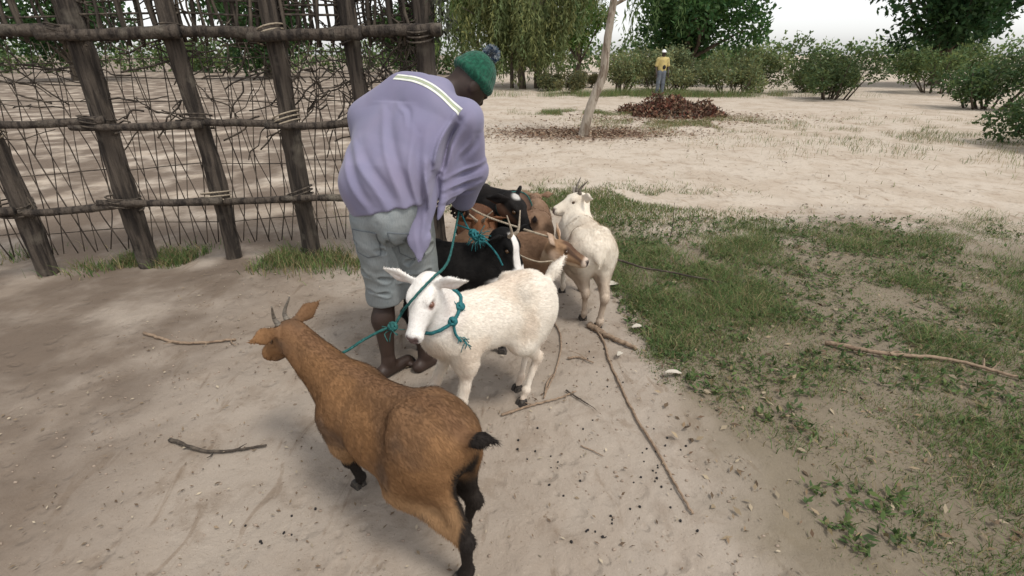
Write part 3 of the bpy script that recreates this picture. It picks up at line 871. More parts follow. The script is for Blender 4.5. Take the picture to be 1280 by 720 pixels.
    V, Q = v.mesh()
    rel = (V - H) / q
    hc = np.stack([rel @ f, rel @ l, rel @ u], 1)
    P = V / S / np.array([1, 1, tall])
    nz = dict(a=fbm(P[:, 0] * 7, P[:, 1] * 7, P[:, 2] * 7, 5, 3), b=fbm(P[:, 0] * 22, P[:, 1] * 22, P[:, 2] * 22, 8, 2))
    # distance to the head in head units; ~1 on the head
    ishead = sstep(.15, .06, np.maximum(np.abs(hc[:, 1]) * .55, np.maximum(-hc[:, 0] - .02, np.abs(hc[:, 2] + .01) * .9)) * 1.0) * (hc[:, 0] > -.1) * (hc[:, 0] < .24)
    C = coat(P, hc, ishead, nz)
    nose = sstep(.170, .184, hc[:, 0]) * sstep(.026, .018, np.abs(hc[:, 1]) - .25 * (hc[:, 2] + .03)) * sstep(-.046, -.036, hc[:, 2]) * sstep(.004, -.006, hc[:, 2]) * ishead
    C = C * (1 - nose[:, None]) + np.array(getattr(coat, 'nose', (.10, .075, .065)))[None] * nose[:, None]
    C = np.clip(C, 0.004, 1)
    body = mesh_obj('body', V, Q, M['coat'], rt, C)
    # short coat: small hair tufts lying along the body
    me = body.data
    nrm = np.empty(len(V) * 3, dtype=np.float32); me.vertices.foreach_get('normal', nrm); nrm = nrm.reshape(-1, 3)
    fur = int(fur * 1.8)
    ii = RNG.integers(0, len(V), fur)
    p, nn = V[ii], nrm[ii]
    flow = np.tile(np.array([-1.0, 0, -.55]), (fur, 1)); flow[p[:, 2] < .34 * S] = (-.15, 0, -1)
    hd = ishead[ii] > .4; flow[hd] = -f
    flow = flow + RNG.normal(size=flow.shape) * .28
    flow -= nn * (flow * nn).sum(1)[:, None]; flow /= np.linalg.norm(flow, axis=1)[:, None] + 1e-9
    ln = np.where(hd, .008, .019) * RNG.uniform(.6, 1.3, fur) * S
    ln[p[:, 2] < .2 * S] *= .6
    sd = np.cross(flow, nn)
    w = .0013
    A = p - nn * .001 + sd * w; B = p - nn * .001 - sd * w; T = p + flow * ln[:, None] + nn * (ln * .22)[:, None]
    fv = np.stack([A, B, T], 1).reshape(-1, 3)
    fc = np.repeat(C[ii] * RNG.uniform(.86, 1.07, fur)[:, None], 3, 0)
    ff = np.arange(fur * 3).reshape(-1, 3)
    fo_ = mesh_obj('coat_hair', fv, ff, M['coat'], rt, np.clip(fc, .003, 1)); fo_['kind'] = 'stuff'
    # hooves: two toes each
    for hpnt in hoofs:
        parts = []
        for s2 in (1, -1):
            o = hpnt + np.array([0, s2 * .0125 * S, -.004]);
            prof = [(-.022, .0), (.030, .0), (.016, .034), (-.018, .040)]
            vv = []
            for (px, pz) in prof:
                for yy in (-.0115, .0115): vv.append(o + np.array([px, yy * (1 - pz * 6), pz]) * S)
            parts.append((vv, [(0, 1, 3, 2), (2, 3, 5, 4), (4, 5, 7, 6), (6, 7, 1, 0), (0, 2, 4, 6), (1, 7, 5, 3)]))
        Vh, Fh = join(parts)
        ho = mesh_obj('hoof', Vh, Fh, M['hoof'], rt, smooth=False)
        bv = ho.modifiers.new('bevel', 'BEVEL'); bv.width = .004 * S; bv.segments = 2
    # eyes
    for sy in (1, -1):
        c = hp(.047, sy * .0455, .010); r = .0135 * q
        vs, fs = [], []
        for a in range(7):
            th = math.pi * a / 6
            for b in range(10):
                ph = 2 * math.pi * b / 10
                vs.append(c + r * np.array([math.sin(th) * math.cos(ph), math.sin(th) * math.sin(ph), math.cos(th)]))
        for a in range(6):
            for b in range(10): fs.append((a * 10 + b, (a + 1) * 10 + b, (a + 1) * 10 + (b + 1) % 10, a * 10 + (b + 1) % 10))
        mesh_obj('eye', vs, fs, M[eye], rt)
    if horns:
        L_, back, out, rb = horns
        for sy in (1, -1):
            b0 = hp(-.02, sy * .022, .044); p1 = b0 + (u * .8 - f * back * .35 + l * sy * out * .5) * L_ * .45 * q; p2 = b0 + (u * .75 - f * back + l * sy * out) * L_ * q
            Pp = smooth_path([b0, p1, p2], 16)
            rr = np.linspace(rb, .003, 16) * q * (1 + .05 * np.sin(np.arange(16) * 2.4))
            Vh, Fh = tube(Pp, rr, 9)
            mesh_obj('horn', Vh, Fh, M[horn_mat], rt)
    return rt

def lerp(a, b, m): return a * (1 - m[:, None]) + np.asarray(b, float)[None] * m[:, None]
def fill(P, c): return np.tile(np.asarray(c, float), (len(P), 1))

# ---- coats (the animals' own colours)
def coat_white(P, hc, hd, nz):
    C = fill(P, (.77, .70, .605))
    C = lerp(C, (.70, .60, .48), sstep(.1, .8, nz['a']) * .7)
    C = lerp(C, (.80, .765, .72), hd)
    C = lerp(C, (.66, .52, .42), sstep(.3, 1.0, nz['a'] + .5 * sstep(.42, .3, P[:, 2])) * .30 * (1 - hd))
    C = lerp(C, (.55, .42, .32), sstep(.12, .03, P[:, 2]) * .6)                       # muddy feet
    inner = sstep(.055, .10, np.abs(hc[:, 1])) * sstep(-.03, .0, hc[:, 0] + .02) * hd
    C = lerp(C, (.66, .46, .40), inner * .35)
    C = lerp(C, (.36, .22, .18), np.clip(sstep(.024, .012, np.sqrt((hc[:, 0] - .05) ** 2 + (np.abs(hc[:, 1]) - .045) ** 2 + (hc[:, 2] - .006) ** 2)), 0, 1) * .8)   # pink eyelids
    return C
coat_white.nose = (.16, .11, .10)
def coat_cream(P, hc, hd, nz):
    C = fill(P, (.73, .655, .55))
    C = lerp(C, (.62, .52, .41), sstep(.1, .8, nz['a']) * .6)
    C = lerp(C, (.36, .245, .165), sstep(.42, .30, P[:, 2]) * sstep(-.05, -.2, P[:, 0]) * .55)   # stained hocks
    C = lerp(C, (.30, .22, .16), sstep(.26, .2, P[:, 2]) * sstep(.12, .2, P[:, 2]) * .6)
    C = lerp(C, (.50, .40, .31), sstep(.15, .05, P[:, 2]) * .5)
    return C
coat_cream.nose = (.18, .13, .11)
def coat_tan(P, hc, hd, nz):
    C = fill(P, (.232, .122, .055))
    C = lerp(C, (.150, .083, .045), sstep(-.1, .8, nz['a'] + .45 * sstep(.46, .60, P[:, 2])) * .7)
    C = lerp(C, (.30, .18, .092), sstep(.44, .33, P[:, 2]) * .75)                                  # paler flank, belly
    C = lerp(C, (.115, .08, .058), sstep(.35, .95, nz['a'] + .3 * nz['b']) * .5)
    C = lerp(C, (.16, .085, .045), sstep(.035, .012, np.abs(P[:, 1])) * sstep(.54, .58, P[:, 2]) * .6)
    lower = sstep(.222, .192, P[:, 2] + .012 * nz['b'])
    C = lerp(C, (.018, .014, .012), lower)
    back_thigh = sstep(-.315, -.345, P[:, 0]) * sstep(.075, .045, np.abs(P[:, 1])) * sstep(.54, .48, P[:, 2])
    C = lerp(C, (.02, .015, .012), back_thigh)
    inner = sstep(.060, .040, P[:, 1]) * sstep(.42, .34, P[:, 2]) * sstep(-.1, -.15, P[:, 0])
    C = lerp(C, (.02, .015, .012), inner)
    C = lerp(C, (.018, .014, .012), sstep(-.385, -.40, P[:, 0]))
    C = lerp(C, (.12, .07, .04), hd * sstep(.03, .0, np.abs(hc[:, 1])) * .7)
    return C
def coat_fawn(P, hc, hd, nz):
    C = fill(P, (.18, .105, .063))
    C = lerp(C, (.16, .098, .062), sstep(0, .8, nz['a']) * .6)
    C = lerp(C, (.42, .31, .20), sstep(.40, .30, P[:, 2]) * .6)
    C = lerp(C, (.30, .185, .105), hd * .8)
    C = lerp(C, (.10, .055, .035), hd * sstep(.032, .02, np.abs(hc[:, 1])) * sstep(-.02, .03, hc[:, 2]) * sstep(-.03, .02, hc[:, 0]))
    C = lerp(C, (.06, .035, .025), hd * sstep(.018, .010, np.abs(np.abs(hc[:, 1]) - .040)) * sstep(.035, .015, np.abs(hc[:, 2] - .03 + .3 * (hc[:, 0] - .05))) * sstep(.02, .05, hc[:, 0]) * .9)
    C = lerp(C, (.58, .47, .38), hd * sstep(.15, .175, hc[:, 0]))
    C = lerp(C, (.48, .36, .25), hd * sstep(-.04, -.06, hc[:, 2]))
    C = lerp(C, (.56, .42, .32), sstep(.055, .075, np.abs(hc[:, 1])) * hd * .8)
    C = lerp(C, (.03, .022, .018), sstep(.19, .14, P[:, 2]))
    return C
coat_fawn.nose = (.07, .055, .05)
def coat_sandy(P, hc, hd, nz):
    C = fill(P, (.25, .16, .105))
    C = lerp(C, (.2, .12, .075), sstep(0, .7, nz['a']) * .6)
    C = lerp(C, (.24, .14, .09), sstep(.0, .05, P[:, 1]) * sstep(-.1, -.2, P[:, 0]) * .7)
    C = lerp(C, (.03, .022, .02), sstep(-.385, -.40, P[:, 0]))
    C = lerp(C, (.05, .035, .03), sstep(.2, .15, P[:, 2]))
    return C
def coat_black(P, hc, hd, nz):
    C = fill(P, (.009, .008, .008))
    C = lerp(C, (.020, .017, .016), sstep(.1, .8, nz['a']) * .7)
    C = lerp(C, (.13, .075, .05), hd * sstep(.025, .04, np.abs(hc[:, 1])) * sstep(.0, -.03, hc[:, 2]) * sstep(.13, .06, hc[:, 0]))
    C = lerp(C, (.5, .48, .45), hd * sstep(.035, .015, np.sqrt((hc[:, 0] + .02) ** 2 + hc[:, 1] ** 2)) * sstep(.03, .05, hc[:, 2]))
    return C
coat_black.nose = (.03, .025, .025)
def coat_pied(P, hc, hd, nz):
    C = fill(P, (.007, .0065, .0065))
    C = lerp(C, (.015, .013, .012), sstep(.1, .8, nz['a']) * .6)
    m = hd * sstep(.026, .020, np.abs(hc[:, 1] + .006 * nz['b'])) * sstep(-.01, .02, hc[:, 2] + .3 * np.clip(hc[:, 0] - .06, 0, 1)) * sstep(-.05, -.02, hc[:, 0])
    m = np.maximum(m, hd * sstep(.15, .165, hc[:, 0] + .01 * nz['b']))
    return lerp(C, (.78, .74, .70), m)
coat_pied.nose = (.12, .08, .08)
def coat_russet(P, hc, hd, nz):
    C = fill(P, (.15, .065, .032))
    C = lerp(C, (.08, .04, .024), sstep(0, .7, nz['a']) * .7)
    C = lerp(C, (.19, .085, .04), hd * .7)
    C = lerp(C, (.62, .52, .45), hd * sstep(.020, .012, np.abs(hc[:, 1] + .004 * nz['b'])) * sstep(.04, .09, hc[:, 0]) * sstep(-.03, .0, hc[:, 2] + .25 * hc[:, 0]))
    C = lerp(C, (.03, .022, .018), sstep(.2, .15, P[:, 2]))
    return C

goat('tan goat with black stockings nearest the camera, its rump turned toward us', (-.435, 1.365), math.degrees(math.atan2(.60, -.80)), 1.02,
     (-.88, 1.69, .61), (-1.035, 1.755, .49), coat_tan, croup=.045, deep=1.08, tall=.94, fat=1.12, feet=dict(hl=(-.10, -.035), hr=(.02, .0), fl=(.03, -.075), fr=(-.02, -.02)),
     horns=(.10, .7, .25, .013), tail=(-.85, -.15, .30), tail_len=.12, h=.0055, fur=26000)
goat('white goat facing us with a teal rope round its neck, in the middle', (-.118, 1.955), 180 + 38, 1.0,
     (-.335, 1.735, .765), (-.382, 1.607, .630), coat_white, feet=dict(fl=(-.03, .01), fr=(.11, .0), hl=(.085, -.035), hr=(.03, .02)), croup=-.005, tall=1.13, deep=.80, fat=.95, chest=.80, legr=.82,
     tail=(-.72, 0.1, .80), tail_len=.15, ear_dir=(.15, .93, .20), ears=.97, eye='eye_pink', h=.0048, fur=26000, hs=1.0)
goat('cream white horned goat at the right, seen from behind, head turned left', (.475, 3.16), 97, 1.03,
     (.455, 3.42, .685), (.275, 3.37, .64), coat_cream, horns=(.125, .5, .35, .018), feet=dict(hl=(.05, -.055), hr=(-.07, .04)), fat=1.18, deep=1.2,
     tail=(-.35, 0, -.9), tail_len=.11, fur=16000, h=.006)
goat('fawn brown goat with dark face stripes looking right, behind the white goat', (.0, 2.93), -10, 1.0,
     (.285, 2.73, .585), (.455, 2.665, .53), coat_fawn, ears=.8, ear_dir=(.55, .5, .65), fur=14000, h=.006)
goat('sandy goat with black tail turned away, beyond the fawn goat', (.185, 3.74), 86, .90,
     (.21, 4.22, .48), (.24, 4.34, .36), coat_sandy, tail=(-.4, 0, .85), tail_len=.11, fur=10000, h=.0065)
goat('black goat with brown cheek and long head, farthest back of the herd', (-.125, 3.90), -40, 1.06,
     (.01, 3.50, .635), (.14, 3.40, .475), coat_black, ears=.85, ear_dir=(.5, .8, -.25), beard=.10, tail=(-.5, 0, .9), fur=12000, h=.0065, hs=1.2, up=(.1, -.1, 1))
goat('black goat with a white blaze beside the man\'s legs', (-.265, 2.62), -6, 1.05,
     (-.025, 2.545, .685), (.055, 2.485, .515), coat_pied, horns=(.11, 1.0, .35, .013), horn_mat='horn_pale', fur=14000, h=.006, feet=dict(hl=(.05, 0)))
goat('russet goat with white muzzle streak facing us between the black goats', (-.235, 3.36), -84, .96,
     (-.20, 3.0, .63), (-.20, 2.90, .475), coat_russet, horns=(.13, .35, .55, .014), horn_mat='horn_pale', fur=11000, h=.0065)

# ================================================================== the man
MR = np.array([-.59, 2.40, 0.0])
man = empty('person', tuple(MR), 0, 'person in lavender shirt, faded denim shorts and green bobble hat bending over the goats', 'person')
A3 = lambda *p: np.array(p, float) - MR
mf = unit((.66, .72, 0)); mr = np.cross(mf, (0, 0, 1))           # facing and right-hand directions
HIP = A3(-.585, 2.36, .95); NK = A3(-.375, 2.575, 1.43)
RS = A3(-.225, 2.475, 1.325); LS = A3(-.715, 2.575, 1.315)
RE = A3(-.215, 2.57, 1.065); RW = A3(-.275, 2.69, .865)
LE = A3(-.75, 2.66, 1.06); LW = A3(-.56, 2.82, .97)
HD = A3(-.198, 2.655, 1.485)
hf = unit((.60, .42, -.68)); hu = np.array([.40, .12, .90]); hu = unit(hu - hf * (hu @ hf)); hl_ = np.cross(hu, hf)
LK = A3(-.665, 2.36, .47); RK = A3(-.49, 2.42, .47); LA = A3(-.675, 2.30, .085); RA = A3(-.485, 2.36, .085)
LH = A3(-.665, 2.335, .90); RH = A3(-.505, 2.39, .90)

def build_hand(v, W, d, n, s, curl):
    """palm + four fingers + thumb; d fingers, n palm normal, s thumb side"""
    v.ell(W + d * .045, (.048, .040, .017), .012, d, n)
    for i, (off, L) in enumerate(((.030, .082), (.010, .090), (-.011, .084), (-.030, .066))):
        b = W + d * .082 + s * off; c = curl
        d1 = unit(d * math.cos(c) + n * math.sin(c)); d2 = unit(d * math.cos(c * 2.1) + n * math.sin(c * 2.1)); d3 = unit(d * math.cos(c * 2.9) + n * math.sin(c * 2.9))
        p1 = b + d1 * L * .45; p2 = p1 + d2 * L * .32; p3 = p2 + d3 * L * .25
        v.cone(W + d * .05 + s * off * .8, b, .011, .0098, .006); v.cone(b, p1, .0098, .0090, .003); v.cone(p1, p2, .0090, .0082, .003); v.cone(p2, p3, .0082, .0070, .003)
    t0 = W + d * .022 + s * .026; t1 = t0 + unit(d * .55 + s * .8 + n * .3) * .040; t2 = t1 + unit(d * .85 + s * .1 + n * .55) * .032; t3 = t2 + unit(d * .8 - s * .2 + n * .6) * .024
    v.cone(t0, t1, .014, .011, .01); v.cone(t1, t2, .011, .0095, .004); v.cone(t2, t3, .0095, .0075, .004)

v = Vol(np.array([-.36, -.32, -.01]), np.array([.58, .62, 1.68]), .0065)
v.ell(HD, (.098, .077, .105), 0, hf, hu)
v.ell(HD + hf * .03 - hu * .065, (.072, .060, .060), .04, hf, hu)
v.cone(HD + hf * .075 - hu * .035, HD + hf * .108 - hu * .045, .012, .016, .012)
v.cone(HD + hf * .085 - hu * .078 - hl_ * .018, HD + hf * .085 - hu * .078 + hl_ * .018, .013, .013, .01)
v.ell(HD + hf * .085 - hu * .01, (.03, .05, .012), .02, hf, hu)
for sy in (1, -1):
    v.ell(HD + hl_ * sy * .078 - hu * .025 - hf * .005, (.028, .010, .034), .008, hf, hu)
    v.ell(HD + hl_ * sy * .034 + hf * .090 - hu * .022, (.012, .018, .010), .008, hf, hu, 'sub')
v.cone(NK, HD - hu * .055 - hf * .015, .062, .056, .04)
v.cone(HIP + np.array([0, 0, .05]), NK - np.array([0, 0, .12]), .13, .145, .05, w=mf, ws=.75)
v.cone(LS, NK + np.array([-.1, 0, -.06]), .05, .06, .05); v.cone(NK + np.array([-.1, 0, -.06]), RS, .06, .05, .05)
for S_, E_, W_ in ((RS, RE, RW), (LS, LE, LW)):
    v.cone(S_, E_, .056, .044, .03); v.cone(E_, W_, .043, .028, .02)
d = unit(A3(-.30, 2.79, .80) - RW); n_ = unit((-.55, .3, -.75)); n_ = unit(n_ - d * (n_ @ d)); s_ = np.cross(n_, d)
build_hand(v, RW, d, n_, s_, .85)
d = unit(A3(-.47, 2.86, .92) - LW); n_ = unit((.2, -.5, -.5)); n_ = unit(n_ - d * (n_ @ d)); s_ = np.cross(d, n_)
build_hand(v, LW, d, n_, s_, .8)
for Hh, K, An in ((LH, LK, LA), (RH, RK, RA)):
    v.cone(Hh, K, .088, .057, .03)
    v.ell(K + mf * .02, (.045, .05, .055), .03, mf, (0, 0, 1))
    v.cone(K, K + (An - K) * .38 - mf * .022, .052, .056, .03)
    v.cone(K + (An - K) * .35 - mf * .022, An, .055, .034, .03)
    v.ell(An, (.036, .032, .036), .02)
    ft = An * np.array([1, 1, 0]) + np.array([0, 0, .03])
    v.cone(ft - mf * .05, ft + mf * .12, .036, .032, .03)
    for i in range(5):
        b = ft + mf * (.13 - abs(i - 1.3) * .006) + mr * (-.036 + .018 * i) - np.array([0, 0, .012])
        v.cone(b, b + mf * .035, .013, .010, .006)
V, Q = v.mesh()
mesh_obj('body', V, Q, M['skin'], man)
for sy in (1, -1):
    c = HD + hl_ * sy * .033 + hf * .080 - hu * .022
    vs, fs = [], []
    for a_ in range(7):
        th = math.pi * a_ / 6
        for b in range(10):
            ph = 2 * math.pi * b / 10
            vs.append(c + .0125 * np.array([math.sin(th) * math.cos(ph), math.sin(th) * math.sin(ph), math.cos(th)]))
    for a_ in range(6):
        for b in range(10): fs.append((a_ * 10 + b, (a_ + 1) * 10 + b, (a_ + 1) * 10 + (b + 1) % 10, a_ * 10 + (b + 1) % 10))
    mesh_obj('eye', vs, fs, M['eye'], man)

def seg_dist(x, y, z, a, b):
    a = np.asarray(a, float); b = np.asarray(b, float); ba = b - a; L2 = ba @ ba
    px, py, pz = x - a[0], y - a[1], z - a[2]
    t = np.clip((px * ba[0] + py * ba[1] + pz * ba[2]) / L2, 0, 1)
    return np.sqrt((px - t * ba[0]) ** 2 + (py - t * ba[1]) ** 2 + (pz - t * ba[2]) ** 2), t

# shirt
v = Vol(np.array([-.42, -.34, .52]), np.array([.58, .62, 1.68]), .0058)
OFF = np.array([-.025, 0, 0])
v.cone(HIP + OFF + np.array([0, -.01, .0]), HIP + OFF + (NK - HIP) * .45, .215, .220, 0, w=mf, ws=.72)
v.cone(HIP + OFF + (NK - HIP) * .4, HIP + OFF + (NK - HIP) * .78, .220, .205, .06, w=mf, ws=.68)
PK = A3(-.52, 2.555, 1.425)
v.cone(LS, PK, .070, .080, .05); v.cone(PK, RS, .080, .078, .05)
v.cone((LS + PK) / 2 + np.array([0, -.03, -.05]), HIP + OFF + np.array([-.05, -.02, .12]), .11, .16, .09, w=mf, ws=.7)
v.cone((RS + PK) / 2 + np.array([0, -.03, -.06]), HIP + OFF + np.array([.08, -.0, .15]), .11, .15, .09, w=mf, ws=.7)
v.plane(A3(-.53, 2.22, .955), unit((.16, -.12, -1.0)), .01)
v.cone(RS + mr * .0, RE, .088, .084, .035)
v.cone(RE, RW - (RW - RE) * .12, .088, .068, .035)
v.cone(LS, LE, .082, .095, .06)
v.cone(LS + np.array([.06, -.05, -.06]), HIP + np.array([-.10, -.03, .10]), .10, .12, .06)
v.cone(LE, LW - (LW - LE) * .12, .086, .066, .035)
v.cone(A3(-.34, 2.50, 1.28), A3(-.36, 2.48, 1.02), .12, .11, .05)
# the front of the shirt hanging clear of the body, ending in a drooping tail
tn = unit((.30, -.92, .1))
v.cone(A3(-.40, 2.40, 1.12), A3(-.435, 2.31, .95), .125, .105, .05, w=tn, ws=.42)
v.cone(A3(-.435, 2.30, .96), A3(-.445, 2.245, .80), .10, .055, .04, w=tn, ws=.30)
v.cone(A3(-.445, 2.245, .80), A3(-.445, 2.225, .695), .055, .010, .02, w=tn, ws=.30)
# collar
v.cone(NK + hl_ * .05 + np.array([0, 0, .02]), NK - hl_ * .05 + np.array([.02, 0, .02]), .060, .058, .03)
spine = unit(NK - HIP)
creases = [  # creases on the side of the back: (x0, z0, x1, z1, width, depth)
    (-.248, 1.325, -.345, 1.10, .016, .042), (-.345, 1.14, -.385, .84, .017, .038),
    (-.545, 1.36, -.455, .97, .022, .015), (-.415, 1.28, -.405, .96, .018, .016), (-.67, 1.23, -.52, .97, .022, .015),
    (-.49, 1.40, -.445, 1.33, .012, .008), (-.76, 1.22, -.62, .98, .020, .012),
    (-.14, 1.10, -.30, 1.05, .012, .013), (-.16, 1.03, -.31, 1.00, .010, .012), (-.19, .97, -.32, .945, .010, .011), (-.16, 1.26, -.23, 1.14, .013, .009),
    (-.42, .98, -.44, .74, .010, .012), (-.38, 1.0, -.42, .82, .010, .010)]
def folds(x, y, z):
    o = 0.0
    X_, Y_, Z_ = x + MR[0], y + MR[1], z
    front = sstep(2.62, 2.52, Y_)
    for x0, z0, x1, z1, w, dp in creases:
        ex, ez = x1 - x0, z1 - z0; L2 = ex * ex + ez * ez
        t = np.clip(((X_ - x0) * ex + (Z_ - z0) * ez) / L2, 0, 1)
        wob = .010 * np.sin(t * 5 + x0 * 40)
        ds = np.sqrt((X_ - x0 - t * ex - wob) ** 2 + (Z_ - z0 - t * ez) ** 2)
        fade = np.sin(np.clip(t, .04, .96) * math.pi) ** .5
        sg = ((X_ - x0 - wob) * ez - (Z_ - z0) * ex) / math.sqrt(L2)
        inside = np.exp(-(np.maximum(ds - np.abs(sg), 0) / w) ** 2)
        o = o + front * fade * inside * dp * (np.exp(-(sg / w) ** 2) - .75 * np.exp(-((sg - 1.7 * w) / (.75 * w)) ** 2) - .3 * np.exp(-((sg + 2.2 * w) / (1.4 * w)) ** 2))
    al = x * spine[0] + y * spine[1] + z * spine[2]
    la = x * mr[0] + y * mr[1]
    amp = sstep(1.5, 1.05, z)
    o = o + amp * .0045 * vnoise(la * 11 + 1.0 * vnoise(al * 3, 0, 0, 2), al * 1.6, 0.3, 44) + .004 * fbm(x * 6, y * 6, z * 6, 45, 2)
    return o
v.band(folds, .06)
V, Q = v.mesh()
shirt = mesh_obj('shirt', V, Q, M['shirt'], man)
sbvh = BVHTree.FromPolygons([Vector(p) for p in V], [tuple(q) for q in Q])

def ribbon(bvh, ends, ray, w_up, off, n=60, w=.012, sag=0.0, start=.5):
    """a strip laid on the cloth: ends a->b, shot along ray"""
    a, b = (np.asarray(e, float) for e in ends)
    V_, F_ = [], []
    ray = Vector(unit(ray))
    for i in range(n + 1):
        t = i / n
        c = a + (b - a) * t + np.asarray(w_up) * (sag * 4 * t * (1 - t))
        for s2 in (-.5, 0, .5):
            p = Vector(c + np.asarray(w_up) * w * s2)
            hit = bvh.ray_cast(p - ray * start, ray)
            V_.append(np.array(hit[0] + hit[1] * off) if hit[0] is not None else None)
        if i:
            o = (i - 1) * 3
            F_ += [q_ for q_ in ((o, o + 1, o + 4, o + 3), (o + 1, o + 2, o + 5, o + 4)) if all(V_[k_] is not None for k_ in q_) and max(np.linalg.norm(V_[q_[0]] - V_[k_]) for k_ in q_) < .05]
    return [p_ if p_ is not None else a for p_ in V_], F_

sray = unit((.05, .75, -.62))
wup = unit(np.cross(mr + np.array([0, 0, -.25]), sray)); wup = wup if wup[2] > 0 else -wup
for off, nm, wd in ((0.0, 'stripe', .011), (.0125, 'stripe_green', .012), (.025, 'stripe', .010)):
    ge = ribbon(sbvh, (A3(-.545, 2.5, 1.490) + wup * off, A3(-.242, 2.40, 1.345) + wup * off), sray, wup, .0022, w=wd, sag=.018, start=.6)
    if ge: mesh_obj('shoulder_stripe', ge[0], ge[1], M[nm], shirt)

# shorts
v = Vol(np.array([-.36, -.32, .30]), np.array([.34, .34, 1.08]), .0055)
v.ell(HIP + np.array([0, 0, -.01]) - mf * .01, (.135, .185, .13), 0, mf, (0, 0, 1))
v.ell(HIP - mf * .06 + mr * .075 + np.array([0, 0, -.06]), (.10, .098, .11), .04, mf, (0, 0, 1))
v.ell(HIP - mf * .06 - mr * .075 + np.array([0, 0, -.06]), (.10, .098, .11), .04, mf, (0, 0, 1))
v.cone(LH - np.array([0, 0, .02]), LK + np.array([0, 0, -.02]), .112, .098, .035)
v.cone(RH - np.array([0, 0, .02]), RK + np.array([0, 0, -.08]), .112, .100, .035)
v.cone(A3(-.585, 2.30, 1.0), A3(-.58, 2.36, .80), .004, .004, .006, op='sub')
v.plane(A3(-.58, 2.36, .425), (.05, 0, -1), .006)
sc_ = [(A3(-.60, 2.22, .82), A3(-.52, 2.26, .76), .012, .008), (A3(-.575, 2.2, .84), A3(-.585, 2.28, .62), .014, .014), (A3(-.75, 2.28, .78), A3(-.62, 2.24, .74), .012, .007),
       (A3(-.74, 2.28, .62), A3(-.62, 2.26, .58), .012, .007), (A3(-.40, 2.34, .74), A3(-.52, 2.30, .66), .012, .008), (A3(-.56, 2.3, .56), A3(-.42, 2.33, .60), .012, .007), (A3(-.72, 2.28, .52), A3(-.62, 2.26, .50), .010, .005)]
def sfolds(x, y, z):
    o = 0.0
    for a, b, w, dp in sc_:
        ds, t = seg_dist(x, y, z, a, b); o = o + 1.5 * dp * np.exp(-(ds / w) ** 2) - dp * .8 * np.exp(-((ds - 1.8 * w) / (.7 * w)) ** 2)
    return o + .007 * fbm(x * 6, y * 6, z * 9, 61, 2) + .005 * np.abs(vnoise(x * 14 + z * 6, y * 14, z * 12, 62))
v.band(sfolds, .05)
V, Q = v.mesh()
shorts = mesh_obj('shorts', V, Q, M['denim'], man)
hbvh = BVHTree.FromPolygons([Vector(p) for p in V], [tuple(q) for q in Q])
def patch(bvh, o, ux, uy, w, h_, ray, off, nx=14, ny=16, taper=.0, point=.0):
    V_, F_ = [], []
    ray = Vector(unit(ray))
    for j in range(ny + 1):
        for i in range(nx + 1):
            a = (i / nx - .5) * w * (1 - taper * j / ny); b = -(j / ny) * h_ - point * (j / ny) * (.5 - abs(i / nx - .5)) * 2
            p = Vector(np.asarray(o) + np.asarray(ux) * a + np.asarray(uy) * b)
            hit = bvh.ray_cast(p - ray * .5, ray)
            V_.append(np.array(hit[0] + hit[1] * off) if hit[0] is not None else np.array(p))
    for j in range(ny):
        for i in range(nx):
            a = j * (nx + 1) + i; F_.append((a, a + nx + 1, a + nx + 2, a + 1))
    return V_, F_
pr = unit((.05, .95, -.25)); pux = unit((.97, -.12, -.08)); puy = unit((0.0, .02, 1.0))
for ox in (A3(-.505, 2.1, .875), A3(-.70, 2.1, .885)):
    V_, F_ = patch(hbvh, ox, pux, puy, .135, .115, pr, .0035, taper=.12, point=.02)
    pk = mesh_obj('pocket', V_, F_, M['denim'], shorts)
    sd_ = pk.modifiers.new('solid', 'SOLIDIFY'); sd_.thickness = .005; sd_.offset = -1
    loop = [V_[i] for i in range(15)]
    Vt, Ft = tube(np.array(loop), .0022, 5); mesh_obj('pocket_seam', Vt, Ft, M['stitch'], shorts)
    edge = [V_[j * 15 + 14] for j in range(17)] + [V_[16 * 15 + i] for i in range(13, -1, -1)] + [V_[j * 15] for j in range(15, -1, -1)]
    Vt, Ft = tube(np.array(edge), .0016, 4); mesh_obj('pocket_seam', Vt, Ft, M['stitch'], shorts)

# bobble hat
v = Vol(HD - .2, HD + .24, .005)
HC = HD + hu * .012 - hf * .004
v.ell(HC, (.113, .094, .128), 0, hf, hu)
rim_n = unit(-hu - hf * .15)
v.plane(HC - hu * .004, rim_n, .004)
v.ell(HC + hu * .006, (.121, .102, .05), .008, hf, hu)
v.plane(HC - hu * .030, rim_n, .006)
def ribs(x, y, z):
    rx, ry, rz = x - HC[0], y - HC[1], z - HC[2]
    a = np.arctan2(rx * hl_[0] + ry * hl_[1] + rz * hl_[2], rx * hf[0] + ry * hf[1] + rz * hf[2])
    return .0016 * np.cos(a * 34)
v.band(ribs, .03)
V, Q = v.mesh()
hat = mesh_obj('bobble_hat', V, Q, M['knit'], man)
n = 2600
d = rand_dirs(n); pc = HC + hu * .142
P = pc + d * .012
D = d + RNG.normal(size=(n, 3)) * .25; D /= np.linalg.norm(D, axis=1)[:, None]
V_, F_, C_ = leaf_mesh(P, D, rand_dirs(n), RNG.uniform(.026, .040, n), np.full(n, .005), fill(P, (1, 1, 1)))
mesh_obj('bobble', V_, F_, M['knit_blue'], hat)

# ================================================================== ropes
def rope(label, pts, r, m, group='ropes tying the goats', extra=None, name='rope'):
    parts = rope_geo(pts, r)
    if extra: parts += extra
    V_, F_ = join(parts)
    return tag(mesh_obj(name, V_, F_, m), label, 'rope', group)

